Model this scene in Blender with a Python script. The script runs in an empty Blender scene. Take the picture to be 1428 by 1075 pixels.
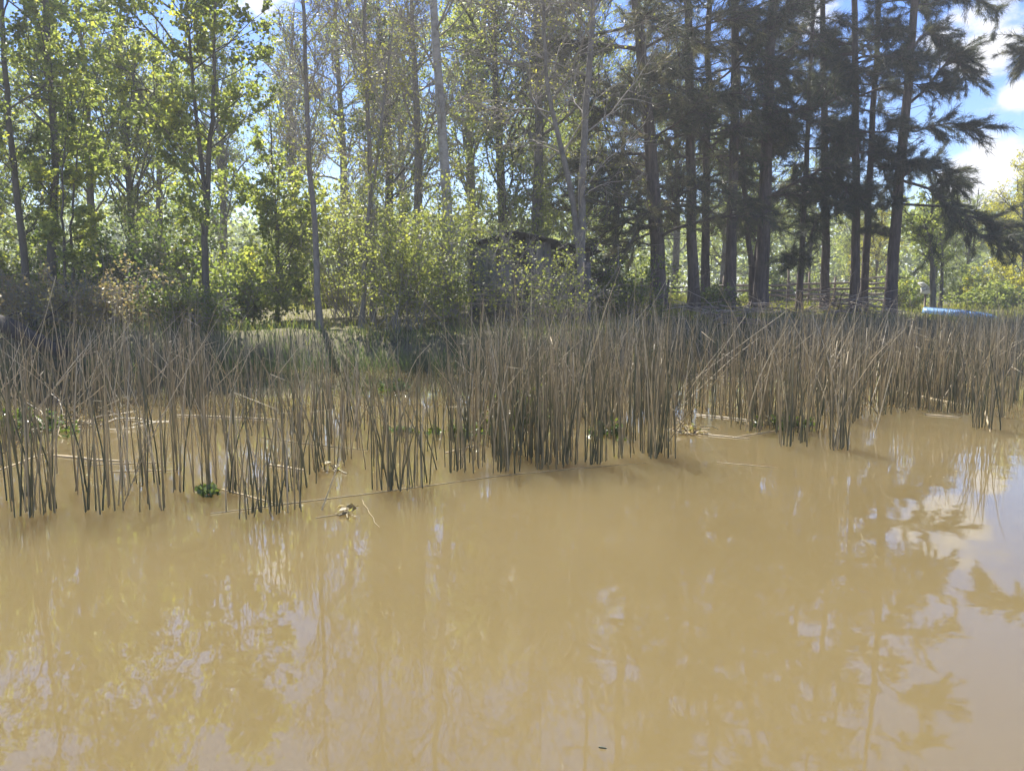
import bpy, math
import numpy as np
from mathutils import Vector

# ------------------------------------------------------------------ camera, sky, sun, exposure
SC = bpy.context.scene
COL = SC.collection
F, CX, CY, CAMH = 1073.0, 714.0, 537.5, 1.3        # photo pixels (1428 x 1075), camera height in metres
PITCH = math.atan(127.5 / F)
cam_d = bpy.data.cameras.new('camera'); cam = bpy.data.objects.new('camera', cam_d); COL.objects.link(cam)
cam.location = (0, 0, CAMH); cam.rotation_euler = (math.pi / 2 - PITCH, 0, 0)
cam_d.sensor_width = 36; cam_d.sensor_fit = 'HORIZONTAL'; cam_d.lens = F / 1428 * 36
cam_d.clip_start = 0.05; cam_d.clip_end = 2000
SC.camera = cam

SUN_EL, SUN_AZ = math.radians(56), math.radians(-22)   # azimuth from +Y towards +X: behind the trees, to the left
world = bpy.data.worlds.new('World'); SC.world = world; world.use_nodes = True
SKY_STRENGTH, SUN_STRENGTH, EXPOSURE = 0.065, 5.0, 1.52

SC.view_settings.view_transform = 'Standard'; SC.view_settings.look = 'None'
SC.view_settings.gamma = 1; SC.view_settings.use_curve_mapping = False
SC.view_settings.exposure = EXPOSURE
cy = SC.cycles
cy.max_bounces = 5; cy.volume_bounces = 0; cy.diffuse_bounces = 2; cy.glossy_bounces = 3; cy.transmission_bounces = 4
cy.sample_clamp_indirect = 6; cy.caustics_reflective = False; cy.caustics_refractive = False
cy.use_denoising = True
try:
    cy.denoiser = 'OPENIMAGEDENOISE'; cy.denoising_input_passes = 'RGB_ALBEDO_NORMAL'; cy.denoising_prefilter = 'ACCURATE'
except Exception: pass

def pixdir(px, py):
    u, v = (px - CX) / F, (CY - py) / F
    c, s = math.cos(PITCH), math.sin(PITCH)
    return np.array([u, c + v * s, -s + v * c])
def W(px, py, Y):                                   # photo pixel -> point at world depth Y
    d = pixdir(px, py); return np.array([0, 0, CAMH]) + d * (Y / d[1])
def G(px, py, z=0.0):                               # photo pixel -> point at height z (below the horizon)
    d = pixdir(px, py); return np.array([0, 0, CAMH]) + d * ((z - CAMH) / d[2])

def sky():
    nt = world.node_tree; nt.nodes.clear(); N = nt.nodes.new; L = nt.links.new
    out = N('ShaderNodeOutputWorld'); bg = N('ShaderNodeBackground'); st = N('ShaderNodeTexSky')
    st.sky_type = 'NISHITA'; st.sun_disc = False
    st.sun_elevation = SUN_EL; st.sun_rotation = SUN_AZ; st.dust_density = 0.05; st.air_density = 1.0; st.ozone_density = 3.0
    tc = N('ShaderNodeTexCoord')
    def math_(op, a, b=None, clamp=False):
        m = N('ShaderNodeMath'); m.operation = op; m.use_clamp = clamp
        for i, x in enumerate((a, b)):
            if x is None: continue
            if isinstance(x, (int, float)): m.inputs[i].default_value = x
            else: L(x, m.inputs[i])
        return m.outputs[0]
    mp = N('ShaderNodeMapping'); mp.inputs['Scale'].default_value = (1, 1, 1.7); mp.inputs['Location'].default_value = (3.1, 0.4, 1.2)
    L(tc.outputs['Generated'], mp.inputs[0])
    nz = N('ShaderNodeTexNoise'); nz.inputs['Scale'].default_value = 6.0; nz.inputs['Detail'].default_value = 12; nz.inputs['Roughness'].default_value = 0.62
    L(mp.outputs[0], nz.inputs['Vector'])
    val = nz.outputs['Fac']
    # cumulus banks: wherever one stands the noise threshold drops; spread all round the sky
    rg = np.random.default_rng(5)
    banks = [((1372, 66), 0.055, 0.19), ((1310, 50), 0.03, 0.14), ((1368, 250), 0.042, 0.24), ((1418, 124), 0.02, 0.2), ((365, 8), 0.06, 0.22), ((1120, 20), 0.03, 0.15), ((1190, 330), 0.07, 0.18)]
    dirs = [(pixdir(*p) / np.linalg.norm(pixdir(*p)), r, w) for p, r, w in banks]
    for k in range(9):
        a, e = -0.6 + 0.72 * k + rg.uniform(-.2, .2), rg.uniform(0.35, 0.75)
        dirs.append((np.array([math.sin(a) * math.cos(e), math.cos(a) * math.cos(e), math.sin(e)]), rg.uniform(.1, .2), 0.2))
    bias = None
    for d, r, w in dirs:
        dn = N('ShaderNodeVectorMath'); dn.operation = 'DISTANCE'; L(tc.outputs['Generated'], dn.inputs[0]); dn.inputs[1].default_value = tuple(d)
        f = math_('MULTIPLY', math_('SUBTRACT', 1.0, math_('DIVIDE', dn.outputs['Value'], r * 1.6), True), w * 1.5)
        bias = f if bias is None else math_('MAXIMUM', bias, f)
    tot = math_('ADD', val, bias)
    rp = N('ShaderNodeMapRange'); rp.interpolation_type = 'SMOOTHSTEP'
    rp.inputs['From Min'].default_value = 0.67; rp.inputs['From Max'].default_value = 0.80
    L(tot, rp.inputs['Value'])
    mx = N('ShaderNodeMix'); mx.data_type = 'RGBA'
    hs = N('ShaderNodeHueSaturation'); hs.inputs['Hue'].default_value = .517; hs.inputs['Saturation'].default_value = 1.3; hs.inputs['Value'].default_value = 1.12; L(st.outputs[0], hs.inputs['Color'])
    L(rp.outputs[0], mx.inputs[0]); L(hs.outputs[0], mx.inputs[6]); mx.inputs[7].default_value = (5.8, 5.8, 6.0, 1)
    L(mx.outputs[2], bg.inputs['Color']); bg.inputs['Strength'].default_value = SKY_STRENGTH
    L(bg.outputs[0], out.inputs[0])
sky()

TO_SUN = Vector((math.sin(SUN_AZ) * math.cos(SUN_EL), math.cos(SUN_AZ) * math.cos(SUN_EL), math.sin(SUN_EL)))
sl = bpy.data.lights.new('sun', 'SUN'); sl.energy = SUN_STRENGTH; sl.angle = math.radians(0.5); sl.color = (1, 0.95, 0.86)
sun = bpy.data.objects.new('sun', sl); COL.objects.link(sun); sun.location = (0, 0, 60)
sun.rotation_euler = TO_SUN.to_track_quat('Z', 'Y').to_euler()

# ------------------------------------------------------------------ helpers
def R(seed): return np.random.default_rng(seed)
def norm(v): return v / np.maximum(np.linalg.norm(v, axis=-1, keepdims=True), 1e-9)

class MB:
    """collects vertices, faces and a float attribute per vertex into ONE mesh"""
    def __init__(s): s.v = []; s.q = []; s.t = []; s.a = []; s.n = 0
    def add(s, v, quads=None, tris=None, tone=0.5):
        v = np.asarray(v, float).reshape(-1, 3)
        s.v.append(v)
        if quads is not None and len(quads): s.q.append(np.asarray(quads).reshape(-1, 4) + s.n)
        if tris is not None and len(tris): s.t.append(np.asarray(tris).reshape(-1, 3) + s.n)
        s.a.append(np.broadcast_to(np.asarray(tone, float), (len(v),)).copy() if np.ndim(tone) == 0 else np.asarray(tone, float).reshape(-1))
        s.n += len(v); return s
    def tubes(s, P, Rr, sides=5, tone=0.5, cap=False):
        P = np.asarray(P, float); Rr = np.asarray(Rr, float)
        if P.ndim == 2: P = P[None]; Rr = Rr[None]
        N, k, _ = P.shape
        T = np.empty_like(P); T[:, 1:-1] = P[:, 2:] - P[:, :-2]; T[:, 0] = P[:, 1] - P[:, 0]; T[:, -1] = P[:, -1] - P[:, -2]
        T = norm(T)
        D = norm(P[:, -1] - P[:, 0])
        ref = np.where(np.abs(D[:, 2:3]) > 0.7, np.array([[1.0, 0.13, 0.0]]), np.array([[0.1, 0.05, 1.0]]))[:, None, :]
        U = norm(np.cross(T, np.broadcast_to(ref, T.shape))); V = np.cross(T, U)
        th = np.arange(sides) * 2 * math.pi / sides
        vv = P[:, :, None, :] + Rr[:, :, None, None] * (np.cos(th)[None, None, :, None] * U[:, :, None, :] + np.sin(th)[None, None, :, None] * V[:, :, None, :])
        base = (np.arange(N) * k * sides)[:, None, None]
        i = np.arange(k - 1)[None, :, None] * sides; j = np.arange(sides)[None, None, :]; j2 = (j + 1) % sides
        q = np.stack([base + i + j, base + i + j2, base + i + sides + j2, base + i + sides + j], -1).reshape(-1, 4)
        if np.ndim(tone) == 1: tone = np.repeat(tone, k * sides)
        elif np.ndim(tone) == 2: tone = np.repeat(np.asarray(tone).reshape(-1), sides)
        s.add(vv, quads=q, tone=tone)
        if cap:
            off = s.n - N * k * sides
            for n_ in range(N):
                for ring in (0, k - 1):
                    c = s.n; s.add(P[n_, ring][None], tone=float(s.a[-1][0]))
                    o = off + n_ * k * sides + ring * sides
                    s.t.append(np.array([[o + a, o + (a + 1) % sides, c] for a in range(sides)]))
        return s
    def leaves(s, C, A, Nn, Lg, wid=0.42, fold=0.12, tone=0.5):
        C = np.asarray(C); A = norm(A); B = norm(np.cross(Nn, A)); Nn = np.cross(A, B); Lg = np.asarray(Lg)[:, None]
        v = np.stack([C, C + A * .45 * Lg + B * wid * Lg + Nn * fold * Lg, C + A * Lg, C + A * .45 * Lg - B * wid * Lg + Nn * fold * Lg], 1)
        n = len(C); b = np.arange(n)[:, None] * 4
        t = np.concatenate([b + np.array([[0, 2, 1]]), b + np.array([[0, 3, 2]])], 0)
        return s.add(v, tris=t, tone=np.repeat(tone, 4) if np.ndim(tone) else tone)
    def blades(s, C, A, Lg, wid, droop, tone=0.5, rng=None, face=None):
        """grass blades: base, middle, tip; A is the direction, droop bends the tip"""
        n = len(C); A = norm(A); Lg = np.asarray(Lg)[:, None]; wid = np.broadcast_to(np.asarray(wid), (n,))[:, None]
        B = rng.normal(size=(n, 3)); B[:, 2] = 0; B = norm(B)
        h = A.copy(); h[:, 2] = 0
        m = C + A * Lg * .55; t = C + A * Lg + (h * .4 - np.array([0, 0, 1.0])) * Lg * np.broadcast_to(np.asarray(droop), (n,))[:, None]
        v = np.stack([C - B * wid, C + B * wid, m + B * wid * .8, m - B * wid * .8, t], 1)
        b = np.arange(n)[:, None] * 5
        s.add(v, quads=b + np.array([[0, 1, 2, 3]]), tris=b + np.array([[3, 2, 4]]), tone=np.repeat(tone, 5) if np.ndim(tone) else tone)
        return s
    def needles(s, C, A, Lg, wid, tone=0.5, rng=None):
        n = len(C); A = norm(A); B = norm(np.cross(A, norm(rng.normal(size=(n, 3))))); Lg = np.asarray(Lg)[:, None]
        v = np.stack([C - B * wid, C + B * wid, C + A * Lg], 1)
        return s.add(v, tris=np.arange(n * 3).reshape(-1, 3), tone=np.repeat(tone, 3) if np.ndim(tone) else tone)
    def box(s, c, sz, rot=None, tone=0.5):
        v = np.array([[x, y, z] for z in (-.5, .5) for y in (-.5, .5) for x in (-.5, .5)]) * np.asarray(sz, float)
        if rot is not None: v = v @ np.asarray(rot).T
        return s.add(v + np.asarray(c, float), quads=[[0, 2, 3, 1], [4, 5, 7, 6], [0, 1, 5, 4], [2, 6, 7, 3], [0, 4, 6, 2], [1, 3, 7, 5]], tone=tone)
    def mesh(s, name, mat, smooth=True):
        v = np.concatenate(s.v); a = np.concatenate(s.a)
        me = bpy.data.meshes.new(name); me.vertices.add(len(v)); me.vertices.foreach_set('co', v.astype(np.float32).ravel())
        q = np.concatenate(s.q) if s.q else np.zeros((0, 4), int); t = np.concatenate(s.t) if s.t else np.zeros((0, 3), int)
        loops = np.concatenate([q.ravel(), t.ravel()]).astype(np.int32)
        tot = np.concatenate([np.full(len(q), 4), np.full(len(t), 3)]).astype(np.int32)
        st = np.concatenate([[0], np.cumsum(tot)[:-1]]).astype(np.int32)
        me.loops.add(len(loops)); me.loops.foreach_set('vertex_index', loops)
        me.polygons.add(len(tot)); me.polygons.foreach_set('loop_start', st); me.polygons.foreach_set('loop_total', tot)
        if smooth: me.polygons.foreach_set('use_smooth', np.ones(len(tot), bool))
        at = me.attributes.new('tone', 'FLOAT', 'POINT'); at.data.foreach_set('value', a.astype(np.float32))
        me.update(calc_edges=True); me.validate()
        me.materials.append(mat)
        return me
    def build(s, name, mat, parent=None, smooth=True, loc=None):
        o = bpy.data.objects.new(name, s.mesh(name, mat, smooth)); COL.objects.link(o)
        if parent is not None: o.parent = parent
        if loc is not None: o.location = loc
        return o
def tag(o, label=None, cat=None, group=None, kind=None):
    if label: o['label'] = label
    if cat: o['category'] = cat
    if group: o['group'] = group
    if kind: o['kind'] = kind
    return o
def thing(name, loc, label, cat, group=None, rz=0):
    o = bpy.data.objects.new(name, None); COL.objects.link(o); o.location = loc; o.rotation_euler = (0, 0, rz); o.empty_display_size = .2
    return tag(o, label, cat, group)
def copy_tree(root, loc, rz, scale, label, group=None):
    r = root.copy(); COL.objects.link(r); r.location = loc; r.rotation_euler = (0, 0, rz); r.scale = scale; r['label'] = label
    if group: r['group'] = group
    for ch in root.children:
        c = ch.copy(); COL.objects.link(c); c.parent = r
    return r

# ------------------------------------------------------------------ materials
def nodes(name):
    m = bpy.data.materials.new(name); m.use_nodes = True; nt = m.node_tree; nt.nodes.clear()
    return m, nt, nt.nodes.new, nt.links.new
def ramp(N, L, src, stops):
    r = N('ShaderNodeValToRGB'); L(src, r.inputs[0]); e = r.color_ramp.elements
    while len(e) < len(stops): e.new(0.5)
    for i, (p, c) in enumerate(stops): e[i].position = p; e[i].color = (*c, 1)
    return r.outputs[0]
def tone_of(N):
    a = N('ShaderNodeAttribute'); a.attribute_name = 'tone'; return a.outputs['Fac']
def leaf_mat(name, stops, trans=0.5, tint=(1.4, 1.38, .65), rough=0.45, spec=0.4):
    m, nt, N, L = nodes(name)
    c = ramp(N, L, tone_of(N), stops)
    p = N('ShaderNodeBsdfPrincipled'); p.inputs['Roughness'].default_value = rough; p.inputs['Specular IOR Level'].default_value = spec
    L(c, p.inputs['Base Color'])
    mu = N('ShaderNodeMix'); mu.data_type = 'RGBA'; mu.blend_type = 'MULTIPLY'; mu.inputs[0].default_value = 1; L(c, mu.inputs[6]); mu.inputs[7].default_value = (*tint, 1)
    t = N('ShaderNodeBsdfTranslucent'); L(mu.outputs[2], t.inputs[0])
    mx = N('ShaderNodeMixShader'); mx.inputs[0].default_value = trans; L(p.outputs[0], mx.inputs[1]); L(t.outputs[0], mx.inputs[2])
    o = N('ShaderNodeOutputMaterial'); L(mx.outputs[0], o.inputs[0]); return m
def rough_mat(name, stops, scale=8, stretch=(1, 1, .2), bump=.4, rough=.9, dist=.02, detail=6, use_tone=False, spec=.3):
    m, nt, N, L = nodes(name)
    tc = N('ShaderNodeTexCoord'); mp = N('ShaderNodeMapping'); mp.inputs['Scale'].default_value = stretch; L(tc.outputs['Object'], mp.inputs[0])
    nz = N('ShaderNodeTexNoise'); nz.inputs['Scale'].default_value = scale; nz.inputs['Detail'].default_value = detail; nz.inputs['Roughness'].default_value = .65; L(mp.outputs[0], nz.inputs['Vector'])
    src = nz.outputs['Fac']
    if use_tone:
        a = N('ShaderNodeMath'); a.operation = 'MULTIPLY_ADD'; L(src, a.inputs[0]); a.inputs[1].default_value = .6; L(tone_of(N), a.inputs[2])
        b = N('ShaderNodeMath'); b.operation = 'SUBTRACT'; L(a.outputs[0], b.inputs[0]); b.inputs[1].default_value = .3; src = b.outputs[0]
    c = ramp(N, L, src, stops)
    p = N('ShaderNodeBsdfPrincipled'); p.inputs['Roughness'].default_value = rough; p.inputs['Specular IOR Level'].default_value = spec; L(c, p.inputs['Base Color'])
    bp = N('ShaderNodeBump'); bp.inputs['Strength'].default_value = bump; bp.inputs['Distance'].default_value = dist; L(nz.outputs['Fac'], bp.inputs['Height']); L(bp.outputs[0], p.inputs['Normal'])
    o = N('ShaderNodeOutputMaterial'); L(p.outputs[0], o.inputs[0]); return m

M = {}
M['maple'] = leaf_mat('green_leaf', [(0, (.11, .15, .065)), (.45, (.21, .26, .095)), (.8, (.32, .355, .11)), (1, (.48, .45, .09))], .62)
M['shrub'] = leaf_mat('shrub_leaf', [(0, (.13, .16, .06)), (.5, (.26, .30, .11)), (1, (.42, .43, .15))], .55)
M['willow'] = leaf_mat('willow_leaf', [(0, (.11, .15, .065)), (.5, (.21, .255, .10)), (1, (.34, .36, .13))], .6)
M['yellowleaf'] = leaf_mat('yellow_leaf', [(0, (.20, .21, .04)), (.5, (.36, .35, .06)), (1, (.5, .45, .07))], .6)
M['bud'] = leaf_mat('bud_leaf', [(0, (.15, .17, .06)), (.5, (.25, .26, .08)), (1, (.38, .36, .12))], .5)
M['needle'] = leaf_mat('conifer_needle', [(0, (.04, .055, .042)), (.5, (.09, .10, .068)), (.85, (.18, .17, .11)), (1, (.26, .22, .14))], .42, tint=(1.3, 1.3, .8), spec=.3)
M['dry'] = leaf_mat('dry_vine', [(0, (.16, .14, .07)), (.5, (.32, .26, .14)), (.8, (.27, .29, .08)), (1, (.55, .48, .30))], .5, tint=(1.2, 1.1, .8))
M['ivy'] = leaf_mat('thicket_leaf', [(0, (.05, .09, .03)), (.5, (.11, .16, .05)), (.85, (.22, .26, .07)), (1, (.30, .24, .11))], .5)
M['grass'] = leaf_mat('meadow_grass', [(0, (.12, .15, .04)), (.5, (.25, .27, .07)), (.85, (.36, .34, .12)), (1, (.46, .38, .22))], .5)
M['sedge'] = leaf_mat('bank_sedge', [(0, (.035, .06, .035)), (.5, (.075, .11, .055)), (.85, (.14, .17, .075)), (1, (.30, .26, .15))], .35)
M['aqua'] = leaf_mat('water_plant_leaf', [(0, (.04, .075, .02)), (.5, (.085, .13, .03)), (1, (.17, .21, .05))], .3, rough=.2, spec=.7)
M['bark_dark'] = rough_mat('conifer_bark', [(.25, (.055, .045, .042)), (.55, (.13, .105, .095)), (.8, (.23, .18, .15))], 14, (1, 1, .16), .9, dist=.05)
M['bark_wet'] = rough_mat('rotten_bark', [(.25, (.02, .018, .016)), (.55, (.05, .043, .038)), (.8, (.10, .085, .07))], 12, (1, 1, 1), .8, dist=.04)
M['bark_grey'] = rough_mat('grey_bark', [(.25, (.11, .10, .09)), (.6, (.24, .22, .20)), (.85, (.38, .36, .33))], 9, (1, 1, .5), .4)
M['bark_brown'] = rough_mat('brown_bark', [(.25, (.06, .055, .05)), (.6, (.13, .12, .105)), (.85, (.22, .20, .17))], 12, (1, 1, .25), .6)
M['bark_pale'] = rough_mat('pale_bark', [(.25, (.20, .19, .18)), (.55, (.40, .38, .36)), (.85, (.56, .54, .51))], 6, (1, 1, 1.6), .3)
M['twig'] = rough_mat('grey_twig', [(.2, (.17, .15, .13)), (.8, (.38, .35, .31))], 5, (1, 1, 1), .1)
M['wood'] = rough_mat('weathered_plank', [(.25, (.08, .07, .06)), (.6, (.17, .15, .135)), (.85, (.28, .26, .235))], 9, (2, 2, .25), .4, use_tone=True)
M['panel'] = rough_mat('painted_sheet', [(.25, (.13, .135, .10)), (.6, (.21, .22, .165)), (.85, (.29, .29, .22))], 3, (1, 1, .6), .15, rough=.7)
M['roof'] = rough_mat('old_roof_sheet', [(.25, (.035, .03, .03)), (.6, (.075, .065, .06)), (.85, (.15, .12, .10))], 4, (1, 1, 1), .3, rough=.8)
M['rail'] = rough_mat('split_rail', [(.25, (.13, .10, .08)), (.6, (.26, .21, .17)), (.85, (.42, .36, .30))], 10, (.3, 1, 1), .4, use_tone=True)
M['boat'] = rough_mat('boat_paint', [(.25, (.12, .24, .46)), (.55, (.22, .38, .60)), (.85, (.42, .54, .66))], 2.5, (1, 1, 1), .1, rough=.35, spec=.5)
M['white'] = rough_mat('white_board', [(.25, (.58, .58, .56)), (.7, (.78, .78, .76))], 5, (1, 1, 1), .05, rough=.5)
M['soil'] = rough_mat('bank_soil', [(.25, (.055, .05, .028)), (.5, (.13, .115, .06)), (.75, (.20, .19, .085))], 1.6, (1, 1, 1), .6, dist=.05, detail=10)
def reed_material():
    m, nt, N, L = nodes('reed_stem_skin')
    # tone 0..1 green -> dry; >1 pale straw
    c = ramp(N, L, tone_of(N), [(0, (.032, .048, .022)), (.25, (.12, .122, .066)), (.5, (.27, .222, .13)), (.75, (.45, .365, .225)), (1, (.62, .55, .41))])
    tc = N('ShaderNodeTexCoord'); nz = N('ShaderNodeTexNoise'); nz.inputs['Scale'].default_value = 9; nz.inputs['Detail'].default_value = 4; L(tc.outputs['Object'], nz.inputs['Vector'])
    hv = ramp(N, L, nz.outputs['Fac'], [(.3, (.65, .65, .65)), (.7, (1.25, 1.2, 1.1))])
    mu = N('ShaderNodeMix'); mu.data_type = 'RGBA'; mu.blend_type = 'MULTIPLY'; mu.inputs[0].default_value = 1; L(c, mu.inputs[6]); L(hv, mu.inputs[7])
    p = N('ShaderNodeBsdfPrincipled'); p.inputs['Roughness'].default_value = .45; p.inputs['Specular IOR Level'].default_value = .45; L(mu.outputs[2], p.inputs['Base Color'])
    o = N('ShaderNodeOutputMaterial'); L(p.outputs[0], o.inputs[0]); return m
M['reed'] = reed_material()
def water_material():
    m, nt, N, L = nodes('muddy_water')
    tc = N('ShaderNodeTexCoord')
    n0 = N('ShaderNodeTexNoise'); n0.inputs['Scale'].default_value = .35; n0.inputs['Detail'].default_value = 3; L(tc.outputs['Object'], n0.inputs['Vector'])
    c = ramp(N, L, n0.outputs['Fac'], [(.3, (.136, .104, .046)), (.7, (.158, .122, .057))])
    p = N('ShaderNodeBsdfPrincipled'); p.inputs['Roughness'].default_value = .015; p.inputs['IOR'].default_value = 1.62; L(c, p.inputs['Base Color'])
    p.inputs['Subsurface Weight'].default_value = 1.0; p.inputs['Subsurface Radius'].default_value = (1.0, .8, .5); p.inputs['Subsurface Scale'].default_value = 2.5
    mp = N('ShaderNodeMapping'); mp.inputs['Scale'].default_value = (1, 1.6, 1); L(tc.outputs['Object'], mp.inputs[0])
    n1 = N('ShaderNodeTexNoise'); n1.inputs['Scale'].default_value = 1.6; n1.inputs['Detail'].default_value = 2; L(mp.outputs[0], n1.inputs['Vector'])
    n2 = N('ShaderNodeTexNoise'); n2.inputs['Scale'].default_value = 9; n2.inputs['Detail'].default_value = 2; L(mp.outputs[0], n2.inputs['Vector'])
    ad = N('ShaderNodeMath'); ad.operation = 'MULTIPLY_ADD'; L(n2.outputs['Fac'], ad.inputs[0]); ad.inputs[1].default_value = .10; L(n1.outputs['Fac'], ad.inputs[2])
    b = N('ShaderNodeBump'); b.inputs['Strength'].default_value = 1; b.inputs['Distance'].default_value = .0014; L(ad.outputs[0], b.inputs['Height']); L(b.outputs[0], p.inputs['Normal'])
    o = N('ShaderNodeOutputMaterial'); L(p.outputs[0], o.inputs[0]); return m
M['water'] = water_material()

# ------------------------------------------------------------------ ground and water
BX = np.array([-60, -14, -9, -5.5, -3, -1, .8, 2.5, 6, 12, 20, 40, 120.]); BY = np.array([9, 11.2, 12.4, 13.2, 13.5, 13.4, 14.2, 16, 20.0, 24, 27.5, 33, 50.])
def vnoise(x, y, s, seed):
    x = np.asarray(x) * s; y = np.asarray(y) * s
    i, j = np.floor(x), np.floor(y); fx, fy = x - i, y - j; fx = fx * fx * (3 - 2 * fx); fy = fy * fy * (3 - 2 * fy)
    def h(a, b): return np.modf(np.abs(np.sin(a * 127.1 + b * 311.7 + seed * 74.7) * 43758.5453))[0]
    return (h(i, j) * (1 - fx) + h(i + 1, j) * fx) * (1 - fy) + (h(i, j + 1) * (1 - fx) + h(i + 1, j + 1) * fx) * fy
def shore(x, y): return np.asarray(y) - np.interp(x, BX, BY) - (vnoise(x, y, .9, 3) - .5) * .7
def terrain(x, y):
    x = np.asarray(x, float); y = np.asarray(y, float); d = shore(x, y)
    H = np.interp(x, [-12, 8, 16, 40], [.78, .80, .42, .42])
    t = np.clip((d + .5) / 1.7, 0, 1); t = t * t * (3 - 2 * t); t2 = np.clip((d - 1) / 8, 0, 1)
    n = (vnoise(x, y, .5, 1) - .5) * .22 + (vnoise(x, y, 1.7, 2) - .5) * .10
    return -.55 + t * (.55 + H * .72 + n) + t2 * H * .5
gx = np.concatenate([np.linspace(-400, -32, 24)[:-1], np.linspace(-30, 45, 190), np.linspace(50, 420, 24)])
gy = np.concatenate([np.linspace(7.5, 42, 130), np.linspace(44, 700, 40)])
XX, YY = np.meshgrid(gx, gy, indexing='ij'); ZZ = terrain(XX, YY)
nx, ny = XX.shape; ii, jj = np.meshgrid(np.arange(nx - 1), np.arange(ny - 1), indexing='ij')
q = np.stack([ii * ny + jj, (ii + 1) * ny + jj, (ii + 1) * ny + jj + 1, ii * ny + jj + 1], -1).reshape(-1, 4)
tag(MB().add(np.stack([XX, YY, ZZ], -1), quads=q).build('ground', M['soil']), kind='structure')
tag(MB().add([[-400, -60, 0], [400, -60, 0], [400, 75, 0], [-400, 75, 0]], quads=[[0, 1, 2, 3]]).build('water', M['water']), kind='structure')

# ------------------------------------------------------------------ plants: growth
def interp_poly(P, idx, t):
    k = P.shape[1]; f = np.clip(t, 0, .9999) * (k - 1); i = f.astype(int); w = (f - i)[:, None]
    return P[idx, i] * (1 - w) + P[idx, i + 1] * w, norm(P[idx, i + 1] - P[idx, i])
def wander(S, D, Lg, k, wob, grav, rng):
    P = [S]; D = norm(D); Lg = np.asarray(Lg)[:, None]
    for _ in range(k - 1):
        P.append(P[-1] + D * Lg / (k - 1)); D = norm(D + rng.normal(size=D.shape) * wob + np.array([0, 0, grav]))
    return np.stack(P, 1)
def spawn(P, n, t0, t1, a0, a1, rng, weights=None):
    idx = rng.choice(len(P), n, p=weights); t = rng.uniform(t0, t1, n)
    S, T = interp_poly(P, idx, t); a = rng.uniform(a0, a1, n)[:, None]
    pr = norm(np.cross(T, norm(rng.normal(size=(n, 3)))))
    return S, np.cos(a) * T + np.sin(a) * pr, idx, t
def plen(P): return np.linalg.norm(np.diff(P, axis=1), axis=2).sum(1)

def trunk_poly(pts, Y, H, rng, extra=5):
    """trunk line from photo pixels (base first) at depth Y, carried on up to height H above the ground"""
    w = [W(px, py, Y) for px, py in pts]
    g = float(terrain(w[0][0], Y)); w[0] = np.array([w[0][0], Y, g - .12])
    w = [w[0]] + [p for p in w[1:] if p[2] > g + .25]
    d = w[-1] - w[-2]; d = d / abs(d[2]); d = d * .5 + np.array([0, 0, .5])
    top = g + H
    if top > w[-1][2] + .5:
        n = max(2, int((top - w[-1][2]) / 1.6)); st = (top - w[-1][2]) / n; p = w[-1]
        for _ in range(n):
            d = d + rng.normal(size=3) * [.05, .05, 0]; d = d * [.85, .85, 0] + [0, 0, 1]; p = p + d * st; w.append(p)
    w = np.array(w); t = np.concatenate([[0], np.cumsum(np.linalg.norm(np.diff(w, axis=0), axis=1))]); t /= t[-1]
    k = 22; u = np.linspace(0, 1, k); P = np.stack([np.interp(u, t, w[:, i]) for i in range(3)], 1)
    for _ in range(2): P[1:-1] = (P[:-2] + 2 * P[1:-1] + P[2:]) / 4
    P[1:-1, :2] += rng.normal(size=(k - 2, 2)) * .012
    return P, g
def trunk_radius(r0, k, flare=.35, top=.12):
    u = np.linspace(0, 1, k); return r0 * ((1 - u) ** .8 * (1 - top) + top) * (1 + flare * np.exp(-u * 26))

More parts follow.
